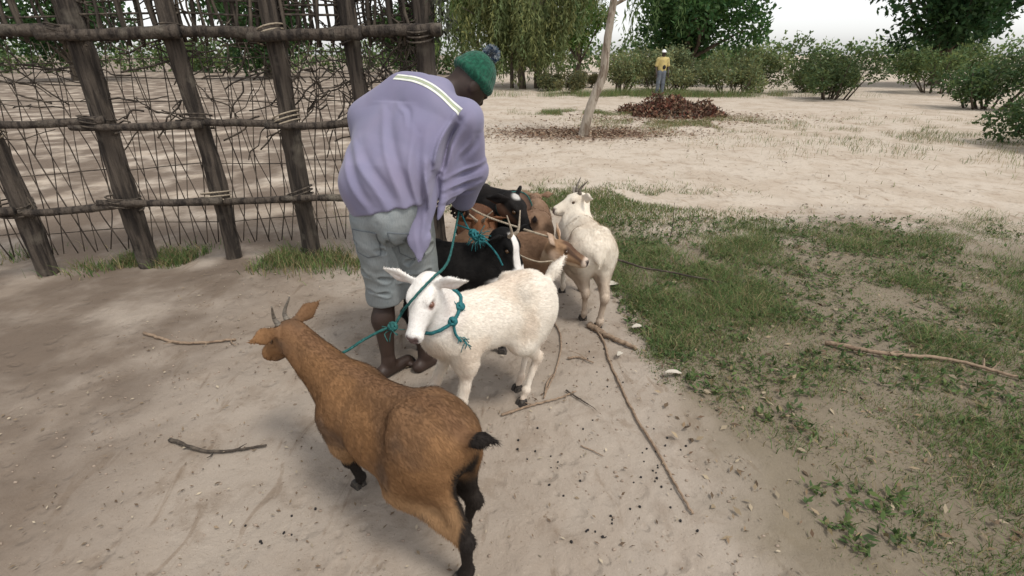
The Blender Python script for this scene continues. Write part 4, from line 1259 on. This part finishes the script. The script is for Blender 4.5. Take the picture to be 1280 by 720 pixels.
def fray(c, n, L, r, seed=0):
    out = []
    for i in range(n):
        d = rand_dirs(1)[0]; d[2] -= .5; d = unit(d)
        c0 = np.asarray(c) + RNG.normal(size=3) * .008
        out.append(tube(smooth_path([c0, c0 + d * L * .5 + RNG.normal(size=3) * .008, c0 + d * L + np.array([0, 0, -.01])], 7), r, 4))
    return out
def knot(c, r, t):
    out = []
    for i in range(4):
        a = rand_dirs(1)[0]; b = unit(np.cross(a, rand_dirs(1)[0])); q = np.linspace(0, 2 * math.pi * .95, 18)
        out.append(tube(np.asarray(c) + r * (np.cos(q)[:, None] * a + np.sin(q)[:, None] * b), t, 6))
    return out

rope('teal rope running from the man\'s hand across the white goat\'s face to the tan goat',
     [(-.295, 2.72, .82), (-.285, 2.40, .80), (-.272, 2.05, .80), (-.270, 1.83, .832), (-.293, 1.735, .838), (-.333, 1.678, .812), (-.382, 1.648, .764), (-.412, 1.675, .722), (-.43, 1.69, .69), (-.455, 1.665, .66), (-.50, 1.655, .645), (-.57, 1.63, .615), (-.635, 1.595, .585), (-.71, 1.60, .57)], .0058, M['rope_dark'],
     extra=knot((-.455, 1.66, .66), .014, .007) + fray((-.46, 1.66, .655), 8, .04, .002))
# ================================================================== distant person
far = empty('person', (6.15, 22.3, gz(6.15, 22.3)), 0, 'distant person in yellow top, jeans and white cap standing among the bushes', 'person')
v = Vol((-.45, -.3, -.02), (.45, .3, 1.85), .016)
v.ell((0, 0, 1.62), (.075, .09, .11), 0); v.ell((0, -.02, 1.57), (.06, .07, .07), .03); v.cone((0, -.085, 1.61), (0, -.1, 1.595), .015, .018, .02)
v.cone((0, 0, 1.42), (0, 0, 1.56), .06, .055, .04); v.cone((0, 0, .95), (0, 0, 1.35), .13, .15, .05, w=(0, 1, 0), ws=.65); v.cone((-.17, 0, 1.40), (.17, 0, 1.40), .06, .06, .05)
for sx in (1, -1):
    v.cone((sx * .19, 0, 1.39), (sx * .25, .02, 1.12), .052, .043, .03); v.cone((sx * .25, .02, 1.12), (sx * .24, -.1, .90), .042, .03, .02); v.ell((sx * .24, -.13, .84), (.03, .035, .06), .02)
    for i in range(4): v.cone((sx * .24 + (i - 1.5) * .014, -.14, .80), (sx * .24 + (i - 1.5) * .016, -.15, .72), .011, .010, .005)
    v.cone((sx * .26, -.14, .84), (sx * .215, -.17, .79), .013, .011, .006)
    v.cone((sx * .09, 0, .92), (sx * .10, -.01, .50), .09, .06, .03); v.cone((sx * .10, -.01, .50), (sx * .10, .02, .08), .058, .038, .02); v.cone((sx * .10, .0, .05), (sx * .11, -.16, .035), .045, .04, .02)
V, Q = v.mesh(); mesh_obj('body', V, Q, M['skin'], far)
v = Vol((-.45, -.3, .8), (.45, .3, 1.6), .016)
v.cone((0, 0, .98), (0, 0, 1.33), .165, .18, 0, w=(0, 1, 0), ws=.68); v.cone((-.17, 0, 1.40), (.17, 0, 1.40), .075, .075, .06)
for sx in (1, -1): v.cone((sx * .19, 0, 1.39), (sx * .24, .015, 1.17), .075, .07, .04)
v.band(lambda x, y, z: .012 * fbm(x * 8, y * 8, z * 5, 71, 2), .05); v.plane((0, 0, .93), (0, 0, -1)); V, Q = v.mesh(); ft_ = mesh_obj('top', V, Q, M['yellow'], far)
v = Vol((-.3, -.3, .05), (.3, .3, 1.1), .016)
v.cone((0, 0, .92), (0, 0, .98), .15, .15, 0, w=(0, 1, 0), ws=.75)
for sx in (1, -1): v.cone((sx * .085, 0, .90), (sx * .10, -.005, .50), .105, .08, .04); v.cone((sx * .10, -.005, .50), (sx * .10, .02, .10), .08, .07, .03)
v.plane((0, 0, .10), (0, 0, -1)); V, Q = v.mesh(); mesh_obj('jeans', V, Q, M['jeans'], far)
v = Vol((-.2, -.3, 1.5), (.2, .2, 1.85), .012)
v.ell((0, 0, 1.655), (.09, .105, .105), 0); v.plane((0, 0, 1.655), (0, 0, -1)); v.cone((-.04, -.1, 1.66), (.04, -.1, 1.66), .06, .06, .02, w=(0, 0, 1), ws=.2)
V, Q = v.mesh(); mesh_obj('cap', V, Q, M['cap_white'], far)
v = Vol((-.1, -.25, .95), (.2, 0, 1.3), .012); v.ell((.05, -.115, 1.1), (.07, .03, .085), 0); v.cone((.05, -.11, 1.18), (.05, -.10, 1.24), .012, .012, .01)
V, Q = v.mesh(); mesh_obj('pouch', V, Q, M['black_cloth'], far)

# ================================================================== more ropes
rope('beige rope stretched from the man\'s hand to the fawn goat\'s head', [(-.275, 2.74, .84), (-.15, 2.72, .775), (.03, 2.70, .715), (.17, 2.685, .675), (.245, 2.70, .645)], .0065, M['rope_beige'])
rope('thin beige rope looped round the fawn goat\'s neck', [(.02, 2.60, .60), (.08, 2.58, .575), (.15, 2.575, .555), (.22, 2.61, .545), (.24, 2.68, .51)], .0045, M['rope_beige'])
def collar(c, ax, rx, ry, upd, n=40):
    ax = unit(ax); upd = unit(np.asarray(upd, float) - ax * (np.asarray(upd, float) @ ax)); sd = np.cross(ax, upd)
    q = np.linspace(0, 2 * math.pi, n)
    return [np.asarray(c) + upd * ry * math.cos(t) + sd * rx * math.sin(t) for t in q]
def lay_round(g, c, ax, upd, off=.006, n=44, a0=0.0, a1=2 * math.pi):
    """closed loop lying on the animal's body, found by shooting inward"""
    bd = [o for o in g.children if o.name.startswith('body')][0]
    mw = Matrix.Translation(g.location) @ Matrix.Rotation(g.rotation_euler.z, 4, 'Z')
    vs = [mw @ v_.co for v_ in bd.data.vertices]
    bv = BVHTree.FromPolygons(vs, [tuple(p_.vertices) for p_ in bd.data.polygons])
    ax = unit(ax); upd = np.asarray(upd, float); upd = unit(upd - ax * (upd @ ax)); sd = np.cross(ax, upd)
    out = []
    for t in np.linspace(a0, a1, n):
        d = upd * math.cos(t) + sd * math.sin(t)
        h_ = bv.ray_cast(Vector(c), Vector(d), .25)
        q_ = h_[0]
        out.append(np.array(q_) + d * off if q_ is not None else np.asarray(c) + d * .07)
    return out
goats = [o for o in bpy.data.objects if o.name.startswith('goat')]
wg = [o for o in goats if o['label'].startswith('white goat')][0]
nax = unit(np.array([-.335, 1.745, .72]) - np.array([-.27, 1.83, .56]))
cp = lay_round(wg, (-.305, 1.785, .645), nax, (1, 0, 0), .007)
k1, k2 = cp[4], cp[40]
low = cp[38] + np.array([.03, -.01, -.035])
rope('teal rope collar with frayed end round the white goat\'s neck', cp, .0080, M['rope_teal'],
     extra=knot(cp[1], .013, .008) + knot(cp[39], .013, .008) + rope_geo([cp[39], cp[39] + np.array([.01, -.012, -.05]), cp[39] + np.array([.03, -.005, -.09])], .006) + fray(cp[39] + np.array([.03, -.005, -.085]), 10, .035, .002) + fray(cp[1], 8, .03, .002))
rope('tangled teal rope lying over the blazed black goat\'s neck', [(-.285, 2.70, .80), (-.24, 2.60, .745), (-.19, 2.53, .715), (-.13, 2.50, .69), (-.08, 2.47, .64), (-.05, 2.46, .58)], .0055, M['rope_teal'],
     extra=knot((-.19, 2.53, .72), .022, .006) + knot((-.165, 2.52, .705), .02, .006) + knot((-.21, 2.55, .73), .02, .006) + fray((-.18, 2.53, .72), 22, .07, .0022) + rope_geo([(-.30, 2.62, .755), (-.22, 2.56, .745), (-.13, 2.53, .70), (-.08, 2.55, .66)], .005))
bg_ = [o for o in goats if 'farthest back' in o['label']][0]
cp = lay_round(bg_, (-.035, 3.62, .565), (.5, -.6, .35), (0, 0, 1), .006)
rope('dark green rope round the neck of the farthest black goat', cp, .007, M['rope_dark'])

# ================================================================== sticks on the ground
def on(x, y, dz=0.012): return np.array([x, y, gz(x, y) + dz])
def stick(label, pts, r0, r1, m, group='sticks lying on the ground', n=None, twigs=0, name='stick'):
    P = smooth_path(pts, n or (8 * len(pts)))
    P = P + RNG.normal(size=P.shape) * r0 * .18
    parts = [tube(P, np.linspace(r0, r1, len(P)), 7, .10)]
    for i in range(twigs):
        b = P[random.randrange(len(P) // 4, len(P))]
        e = b + np.array([random.uniform(-.1, .1), random.uniform(-.08, .08), random.uniform(.0, .03)])
        parts.append(limb(b, e, r1 * .8, r1 * .3, .1, 5, 5))
    V_, F_ = join(parts)
    return tag(mesh_obj(name, V_, F_, m), label, 'stick', group)
stick('short thick bent branch at the edge of the grass', [on(.505, 2.82, .02), on(.55, 2.74, .022), on(.63, 2.63, .02), on(.74, 2.53, .016)], .021, .012, M['stick_pale'])
stick('long thin pale vine running from the bent branch toward the lower right', [on(.53, 2.80), on(.56, 2.62), on(.555, 2.4), on(.575, 2.15), on(.60, 1.90), on(.635, 1.72), on(.66, 1.58), on(.675, 1.46), on(.69, 1.36)], .0075, .005, M['stick_pale'], n=70)
stick('dark straight stick lying across the grass beside the cream goat', [on(.66, 3.82, .12), on(.85, 3.74, .10), on(1.05, 3.66, .07), on(1.30, 3.56, .05), on(1.62, 3.44, .03)], .010, .006, M['stick'], twigs=2)
stick('thin curved vine on the bare soil between the white and cream goats', [on(.26, 2.93), on(.30, 2.72), on(.285, 2.5), on(.24, 2.3), on(.19, 2.15), on(.16, 2.06)], .006, .004, M['stick_pale'], n=40)
stick('thin pale twig crossing the soil beyond the tan goat\'s tail', [on(-.05, 1.93), on(.09, 2.0), on(.22, 2.05), on(.33, 2.11)], .0065, .004, M['stick_pale'], twigs=2)
stick('short pale twig under the white goat\'s hind feet', [on(.17, 2.10), on(.19, 2.2), on(.225, 2.27)], .006, .004, M['stick_pale'])
stick('small dark twig in the middle of the bare soil', [on(.28, 2.12), on(.34, 2.05), on(.38, 2.0)], .005, .003, M['stick'], twigs=1)
stick('crooked brown twig beside the long vine', [on(.32, 2.42), on(.38, 2.43), on(.46, 2.37)], .007, .004, M['stick_pale'], twigs=2)
stick('straw-thin twig in the lower foreground', [on(.31, 1.73, .008), on(.36, 1.70, .008), on(.40, 1.665, .008)], .003, .002, M['stick_pale'])
stick('brown branch lying in the grass at far right', [on(1.9, 2.6, .02), on(2.15, 2.45, .03), on(2.5, 2.4, .02), on(2.75, 2.25, .02)], .014, .008, M['stick_pale'], twigs=3)
stick('pale stick on the soil below the pen fence', [on(-2.3, 2.7), on(-2.0, 2.6), on(-1.7, 2.64)], .011, .007, M['stick_pale'], twigs=2)
stick('dark crooked stick in the lower left foreground', [on(-1.55, 1.75), on(-1.32, 1.68), on(-1.1, 1.72)], .009, .005, M['stick'], twigs=2)
stick('thin upright dead stem in the grass behind the cream goat', [on(1.52, 4.55, 0), on(1.53, 4.55, .15), on(1.52, 4.56, .36)], .004, .002, M['stick'])

# pale dry leaves and scraps
def scrap(label, x, y, L, W, rz, m, name='dry_leaf', cat='leaf'):
    nx, ny = 8, 4
    V_, F_ = [], []
    for i in range(nx + 1):
        for j in range(ny + 1):
            u, w = i / nx, j / ny - .5
            wd = W * math.sin(math.pi * min(max(u, .06), .94)) ** .7
            V_.append((( u - .5) * L, w * wd, .008 + .10 * L * abs(w) ** 1.5 + .012 * math.sin(u * 3.2) + random.uniform(-.002, .002)))
    for i in range(nx):
        for j in range(ny):
            a = i * (ny + 1) + j; F_.append((a, a + ny + 1, a + ny + 2, a + 1))
    o = mesh_obj(name, V_, F_, m)
    sd_ = o.modifiers.new('solid', 'SOLIDIFY'); sd_.thickness = .0025
    o.location = (x, y, gz(x, y) + .02); o.rotation_euler = (0.1, 0.12, rz)
    return tag(o, label, cat)
scrap('pale dry leaf lying on the grass near the bent branch', .80, 2.78, .085, .035, .35, M['paper'])
scrap('whitish torn scrap on the grass just behind the cream goat\'s hind legs', .73, 3.42, .20, .07, .5, M['paper'], 'torn_scrap', 'scrap')
scrap('small pale leaf on the bare soil beside the grass', .62, 2.44, .06, .03, .9, M['paper'])
scrap('straw-coloured leaf low in the grass at the right', .87, 2.25, .10, .03, .1, M['paper'])

# ================================================================== grass, litter, droppings
def blades(x, y, hgt, wid, cols, lean=.5):
    n = len(x)
    z = mound(x, y)
    a = RNG.uniform(0, 2 * math.pi, n); la = RNG.uniform(0, 2 * math.pi, n); lm = RNG.uniform(.1, lean, n) * hgt
    S_ = np.stack([np.cos(a), np.sin(a), np.zeros(n)], 1) * (wid * .5)[:, None]
    B = np.stack([x, y, z - .004], 1)
    Mid = B + np.stack([np.cos(la) * lm * .35, np.sin(la) * lm * .35, hgt * .6], 1)
    T = B + np.stack([np.cos(la) * lm * 1.2, np.sin(la) * lm * 1.2, hgt], 1)
    V_ = np.stack([B - S_, B + S_, Mid + S_ * .75, Mid - S_ * .75, T], 1).reshape(-1, 3)
    k = np.arange(n) * 5
    F4 = np.stack([k, k + 1, k + 2, k + 3], 1); F3 = np.stack([k + 3, k + 2, k + 4], 1)
    C = np.repeat(cols, 5, 0)
    return V_, F4, F3, C
def grass_obj(label, x, y, hgt, wid, cols, lean=.9):
    V_, F4, F3, C = blades(x, y, hgt, wid, cols, lean)
    me = bpy.data.meshes.new('grass')
    me.vertices.add(len(V_)); me.vertices.foreach_set('co', V_.astype(np.float32).ravel())
    n4, n3 = len(F4), len(F3)
    me.loops.add(n4 * 4 + n3 * 3); me.loops.foreach_set('vertex_index', np.concatenate([F4.ravel(), F3.ravel()]).astype(np.int32))
    me.polygons.add(n4 + n3); me.polygons.foreach_set('loop_start', np.concatenate([np.arange(n4) * 4, n4 * 4 + np.arange(n3) * 3]).astype(np.int32))
    me.update(calc_edges=True); set_cols(me, C); me.materials.append(M['grass'])
    o = bpy.data.objects.new('grass', me); COL.objects.link(o)
    return tag(o, label, 'grass', kind='stuff')
def gcol(n, dry):
    g = np.array([[.125, .19, .06], [.095, .16, .05], [.16, .21, .07], [.08, .13, .045]]); d = np.array([[.30, .245, .13], [.24, .19, .10], [.20, .17, .08]])
    m = RNG.random(n) < dry
    c = g[RNG.integers(0, 4, n)]; c[m] = d[RNG.integers(0, 3, m.sum())]
    return c * RNG.uniform(.7, 1.3, n)[:, None]
# verge on the right
def edge_x(y): return np.interp(y, [0.9, 1.6, 2.0, 2.4, 3.0, 3.6, 4.2, 5.0, 6.0], [1.15, 1.02, .92, .78, .66, .66, .72, .80, 1.4])
n0 = 420000
yy = 1.0 + 4.6 * RNG.random(n0) ** 1.0; xx = .5 + 6.0 * RNG.random(n0) ** 1.6
den = sstep(0, .22, xx - edge_x(yy) + .16 * fbm(xx * 2.5, yy * 2.5, 0, 81, 3)) * np.clip(.72 + .95 * fbm(xx * 1.9, yy * 1.9, 1, 82, 3), .10, 1) * sstep(5.4, 4.7, yy + .4 * vnoise(xx * .8, 0, 0, 84))
k = RNG.random(n0) < den * .75
xx, yy = xx[k], yy[k]
tall = np.clip(.55 + .6 * fbm(xx * 2.3, yy * 2.3, 2, 83, 2), .25, 1.3)
grass_obj('patchy green grass verge at the right of the goats', xx, yy, .062 * tall * RNG.uniform(.4, 1.3, len(xx)), RNG.uniform(.0025, .005, len(xx)), gcol(len(xx), .28), 1.7)
nw = 5200                                        # small broad-leaved weeds among the grass
wx = .5 + 4.5 * RNG.random(nw) ** 1.5; wy = 1.2 + 4.0 * RNG.random(nw)
kk = (wx > edge_x(wy) + .08) & (fbm(wx * 2.2, wy * 2.2, 5, 86, 2) > -.05)
wx, wy = wx[kk], wy[kk]; m_ = len(wx)
rp = 5
P_ = np.repeat(np.stack([wx, wy, mound(wx, wy) + .012], 1), rp, 0) + RNG.normal(size=(m_ * rp, 3)) * np.array([.008, .008, .005])
D_ = RNG.normal(size=(m_ * rp, 3)); D_[:, 2] = np.abs(D_[:, 2]) * .5 + .15; D_ /= np.linalg.norm(D_, axis=1)[:, None]
V_, F_, C_ = leaf_mesh(P_, D_, np.tile(np.array([0, 0, 1.0]), (m_ * rp, 1)) + RNG.normal(size=(m_ * rp, 3)) * .3, RNG.uniform(.018, .05, m_ * rp), RNG.uniform(.008, .02, m_ * rp), gcol(m_ * rp, .15) * .7)
tag(mesh_obj('weeds', V_, F_, M['grass'], None, C_, smooth=False), 'small broad-leaved weeds growing through the grass verge', 'weeds', kind='stuff')
# thin patches at the near edge of the track
def patch_grass(label, cx, cy, rx, ry, n, hgt, dry, th=0.0):
    x = cx + rx * RNG.normal(size=n) * .6; y = cy + ry * RNG.normal(size=n) * .6
    d = fbm(x * 1.7, y * 1.7, 3, 91, 3)
    k = d > th
    x, y = x[k], y[k]
    return grass_obj(label, x, y, hgt * RNG.uniform(.3, 1.2, len(x)), RNG.uniform(.004, .008, len(x)), gcol(len(x), dry), 1.0)
patch_grass('thin tufts of grass behind the herd at the near edge of the track', .75, 5.75, 1.5, .75, 26000, .05, .35, -.05)
patch_grass('sparse grass patch left of the thin tree beyond the track', 1.95, 15.8, 1.3, .55, 8000, .12, .35)
patch_grass('sparse weeds between the leaf heap and the thin tree', 4.4, 13.3, 2.2, 1.3, 12000, .09, .6, .1)
patch_grass('thin grass at the foot of the far bushes', 6.5, 22.6, 5.0, .9, 16000, .32, .3, -.3)
patch_grass('dry grass scattered over the right part of the track', 9.5, 11.0, 4.5, 3.0, 14000, .12, .5, .12)
patch_grass('sparse grass along the foot of the pen fence', -2.4, 3.95, 1.6, .22, 9000, .10, .4, 0.0)

# leaf litter
def litter(label, x, y, L, pal, flat=.25):
    n = len(x)
    P = np.stack([x, y, mound(x, y) + .006 + RNG.random(n) * .012], 1)
    D = RNG.normal(size=(n, 3)); D[:, 2] *= flat; D /= np.linalg.norm(D, axis=1)[:, None]
    Nn = np.tile(np.array([0, 0, 1.0]), (n, 1)) + RNG.normal(size=(n, 3)) * .35
    pal = np.asarray(pal)
    V_, F_, C = leaf_mesh(P, D, Nn, L, L * RNG.uniform(.25, .5, n), pal[RNG.integers(0, len(pal), n)] * RNG.uniform(.7, 1.25, n)[:, None])
    return tag(mesh_obj('leaf_litter', V_, F_, M['dry'], None, C, smooth=False), label, 'leaf litter', kind='stuff')
brown = [[.15, .085, .055], [.20, .125, .08], [.10, .06, .042], [.26, .18, .12], [.36, .29, .21]]
n = 5200; litter('brown leaf litter round the foot of the thin tree', 1.6 + RNG.normal(size=n) * 1.15, 11.6 + RNG.normal(size=n) * .55, RNG.uniform(.04, .10, n), brown)
n = 2600; litter('scattered dry leaves around the leaf heap', 4.6 + RNG.normal(size=n) * 1.6, 14.6 + RNG.normal(size=n) * 1.0, RNG.uniform(.05, .12, n), brown)
n = 1500; litter('dry leaf bits scattered through the grass verge', .75 + 3.5 * RNG.random(n) ** 1.3, 1.2 + 4.5 * RNG.random(n), RNG.uniform(.015, .05, n), [[.26, .20, .13], [.20, .14, .085], [.32, .26, .18], [.13, .085, .055], [.10, .07, .045]])
n = 2600; litter('small leaf bits scattered over the bare soil', -2.5 + 3.6 * RNG.random(n), 1.0 + 4.5 * RNG.random(n), RNG.uniform(.008, .026, n), [[.20, .15, .10], [.13, .09, .06], [.36, .30, .22]])
n = 1100; litter('dark debris and dung bits dotted over the sandy track', -3 + 9 * RNG.random(n), 6 + 8 * RNG.random(n), RNG.uniform(.02, .06, n), [[.12, .09, .065], [.2, .15, .1], [.3, .24, .17]])
# goat droppings
parts = []
cl = [(.62, 1.6), (.45, 1.95), (.5, 2.2), (.2, 1.55), (.1, 1.75), (.68, 1.36), (.35, 1.3), (-.1, 1.15), (.42, 2.5), (-.9, 1.3), (-.7, 1.05), (.72, 1.75)]
for i in range(75):
    c = random.choice(cl); x, y = c[0] + random.gauss(0, .07), c[1] + random.gauss(0, .07)
    r = random.uniform(.0035, .006); d = rand_dirs(1)[0] * r * .5; d[2] *= .2
    p = on(x, y, r * .7)
    parts.append(tube(np.array([p - d * 1.6, p - d, p + d, p + d * 1.6]), [r * .4, r, r, r * .4], 6))
V_, F_ = join(parts)
tag(mesh_obj('droppings', V_, F_, M['black_cloth']), 'small dark goat droppings dotted over the bare soil', 'droppings', kind='stuff')
# clods and pebbles
n = 900
parts = []
for i in range(n):
    x, y = random.uniform(-2.2, 1.0), 0.9 + 4.5 * random.random() ** 1.3
    r = random.uniform(.002, .0075); p = on(x, y, r * .35)
    q = tube(np.array([p - (r, 0, 0), p - (r * .5, 0, 0), p + (r * .5, 0, 0), p + (r, 0, 0)]), [r * .35, r * .8, r * .75, r * .3], 5, .25)
    parts.append(q)
V_, F_ = join(parts)
M['clod'] = mat('clod', (0.33, 0.26, 0.205), 0.95, noise=[(30, 2, (.22, .17, .13), .4, .7)])
tag(mesh_obj('clods', V_, F_, M['clod']), 'crumbs of soil and grit on the bare yard', 'grit', kind='stuff')
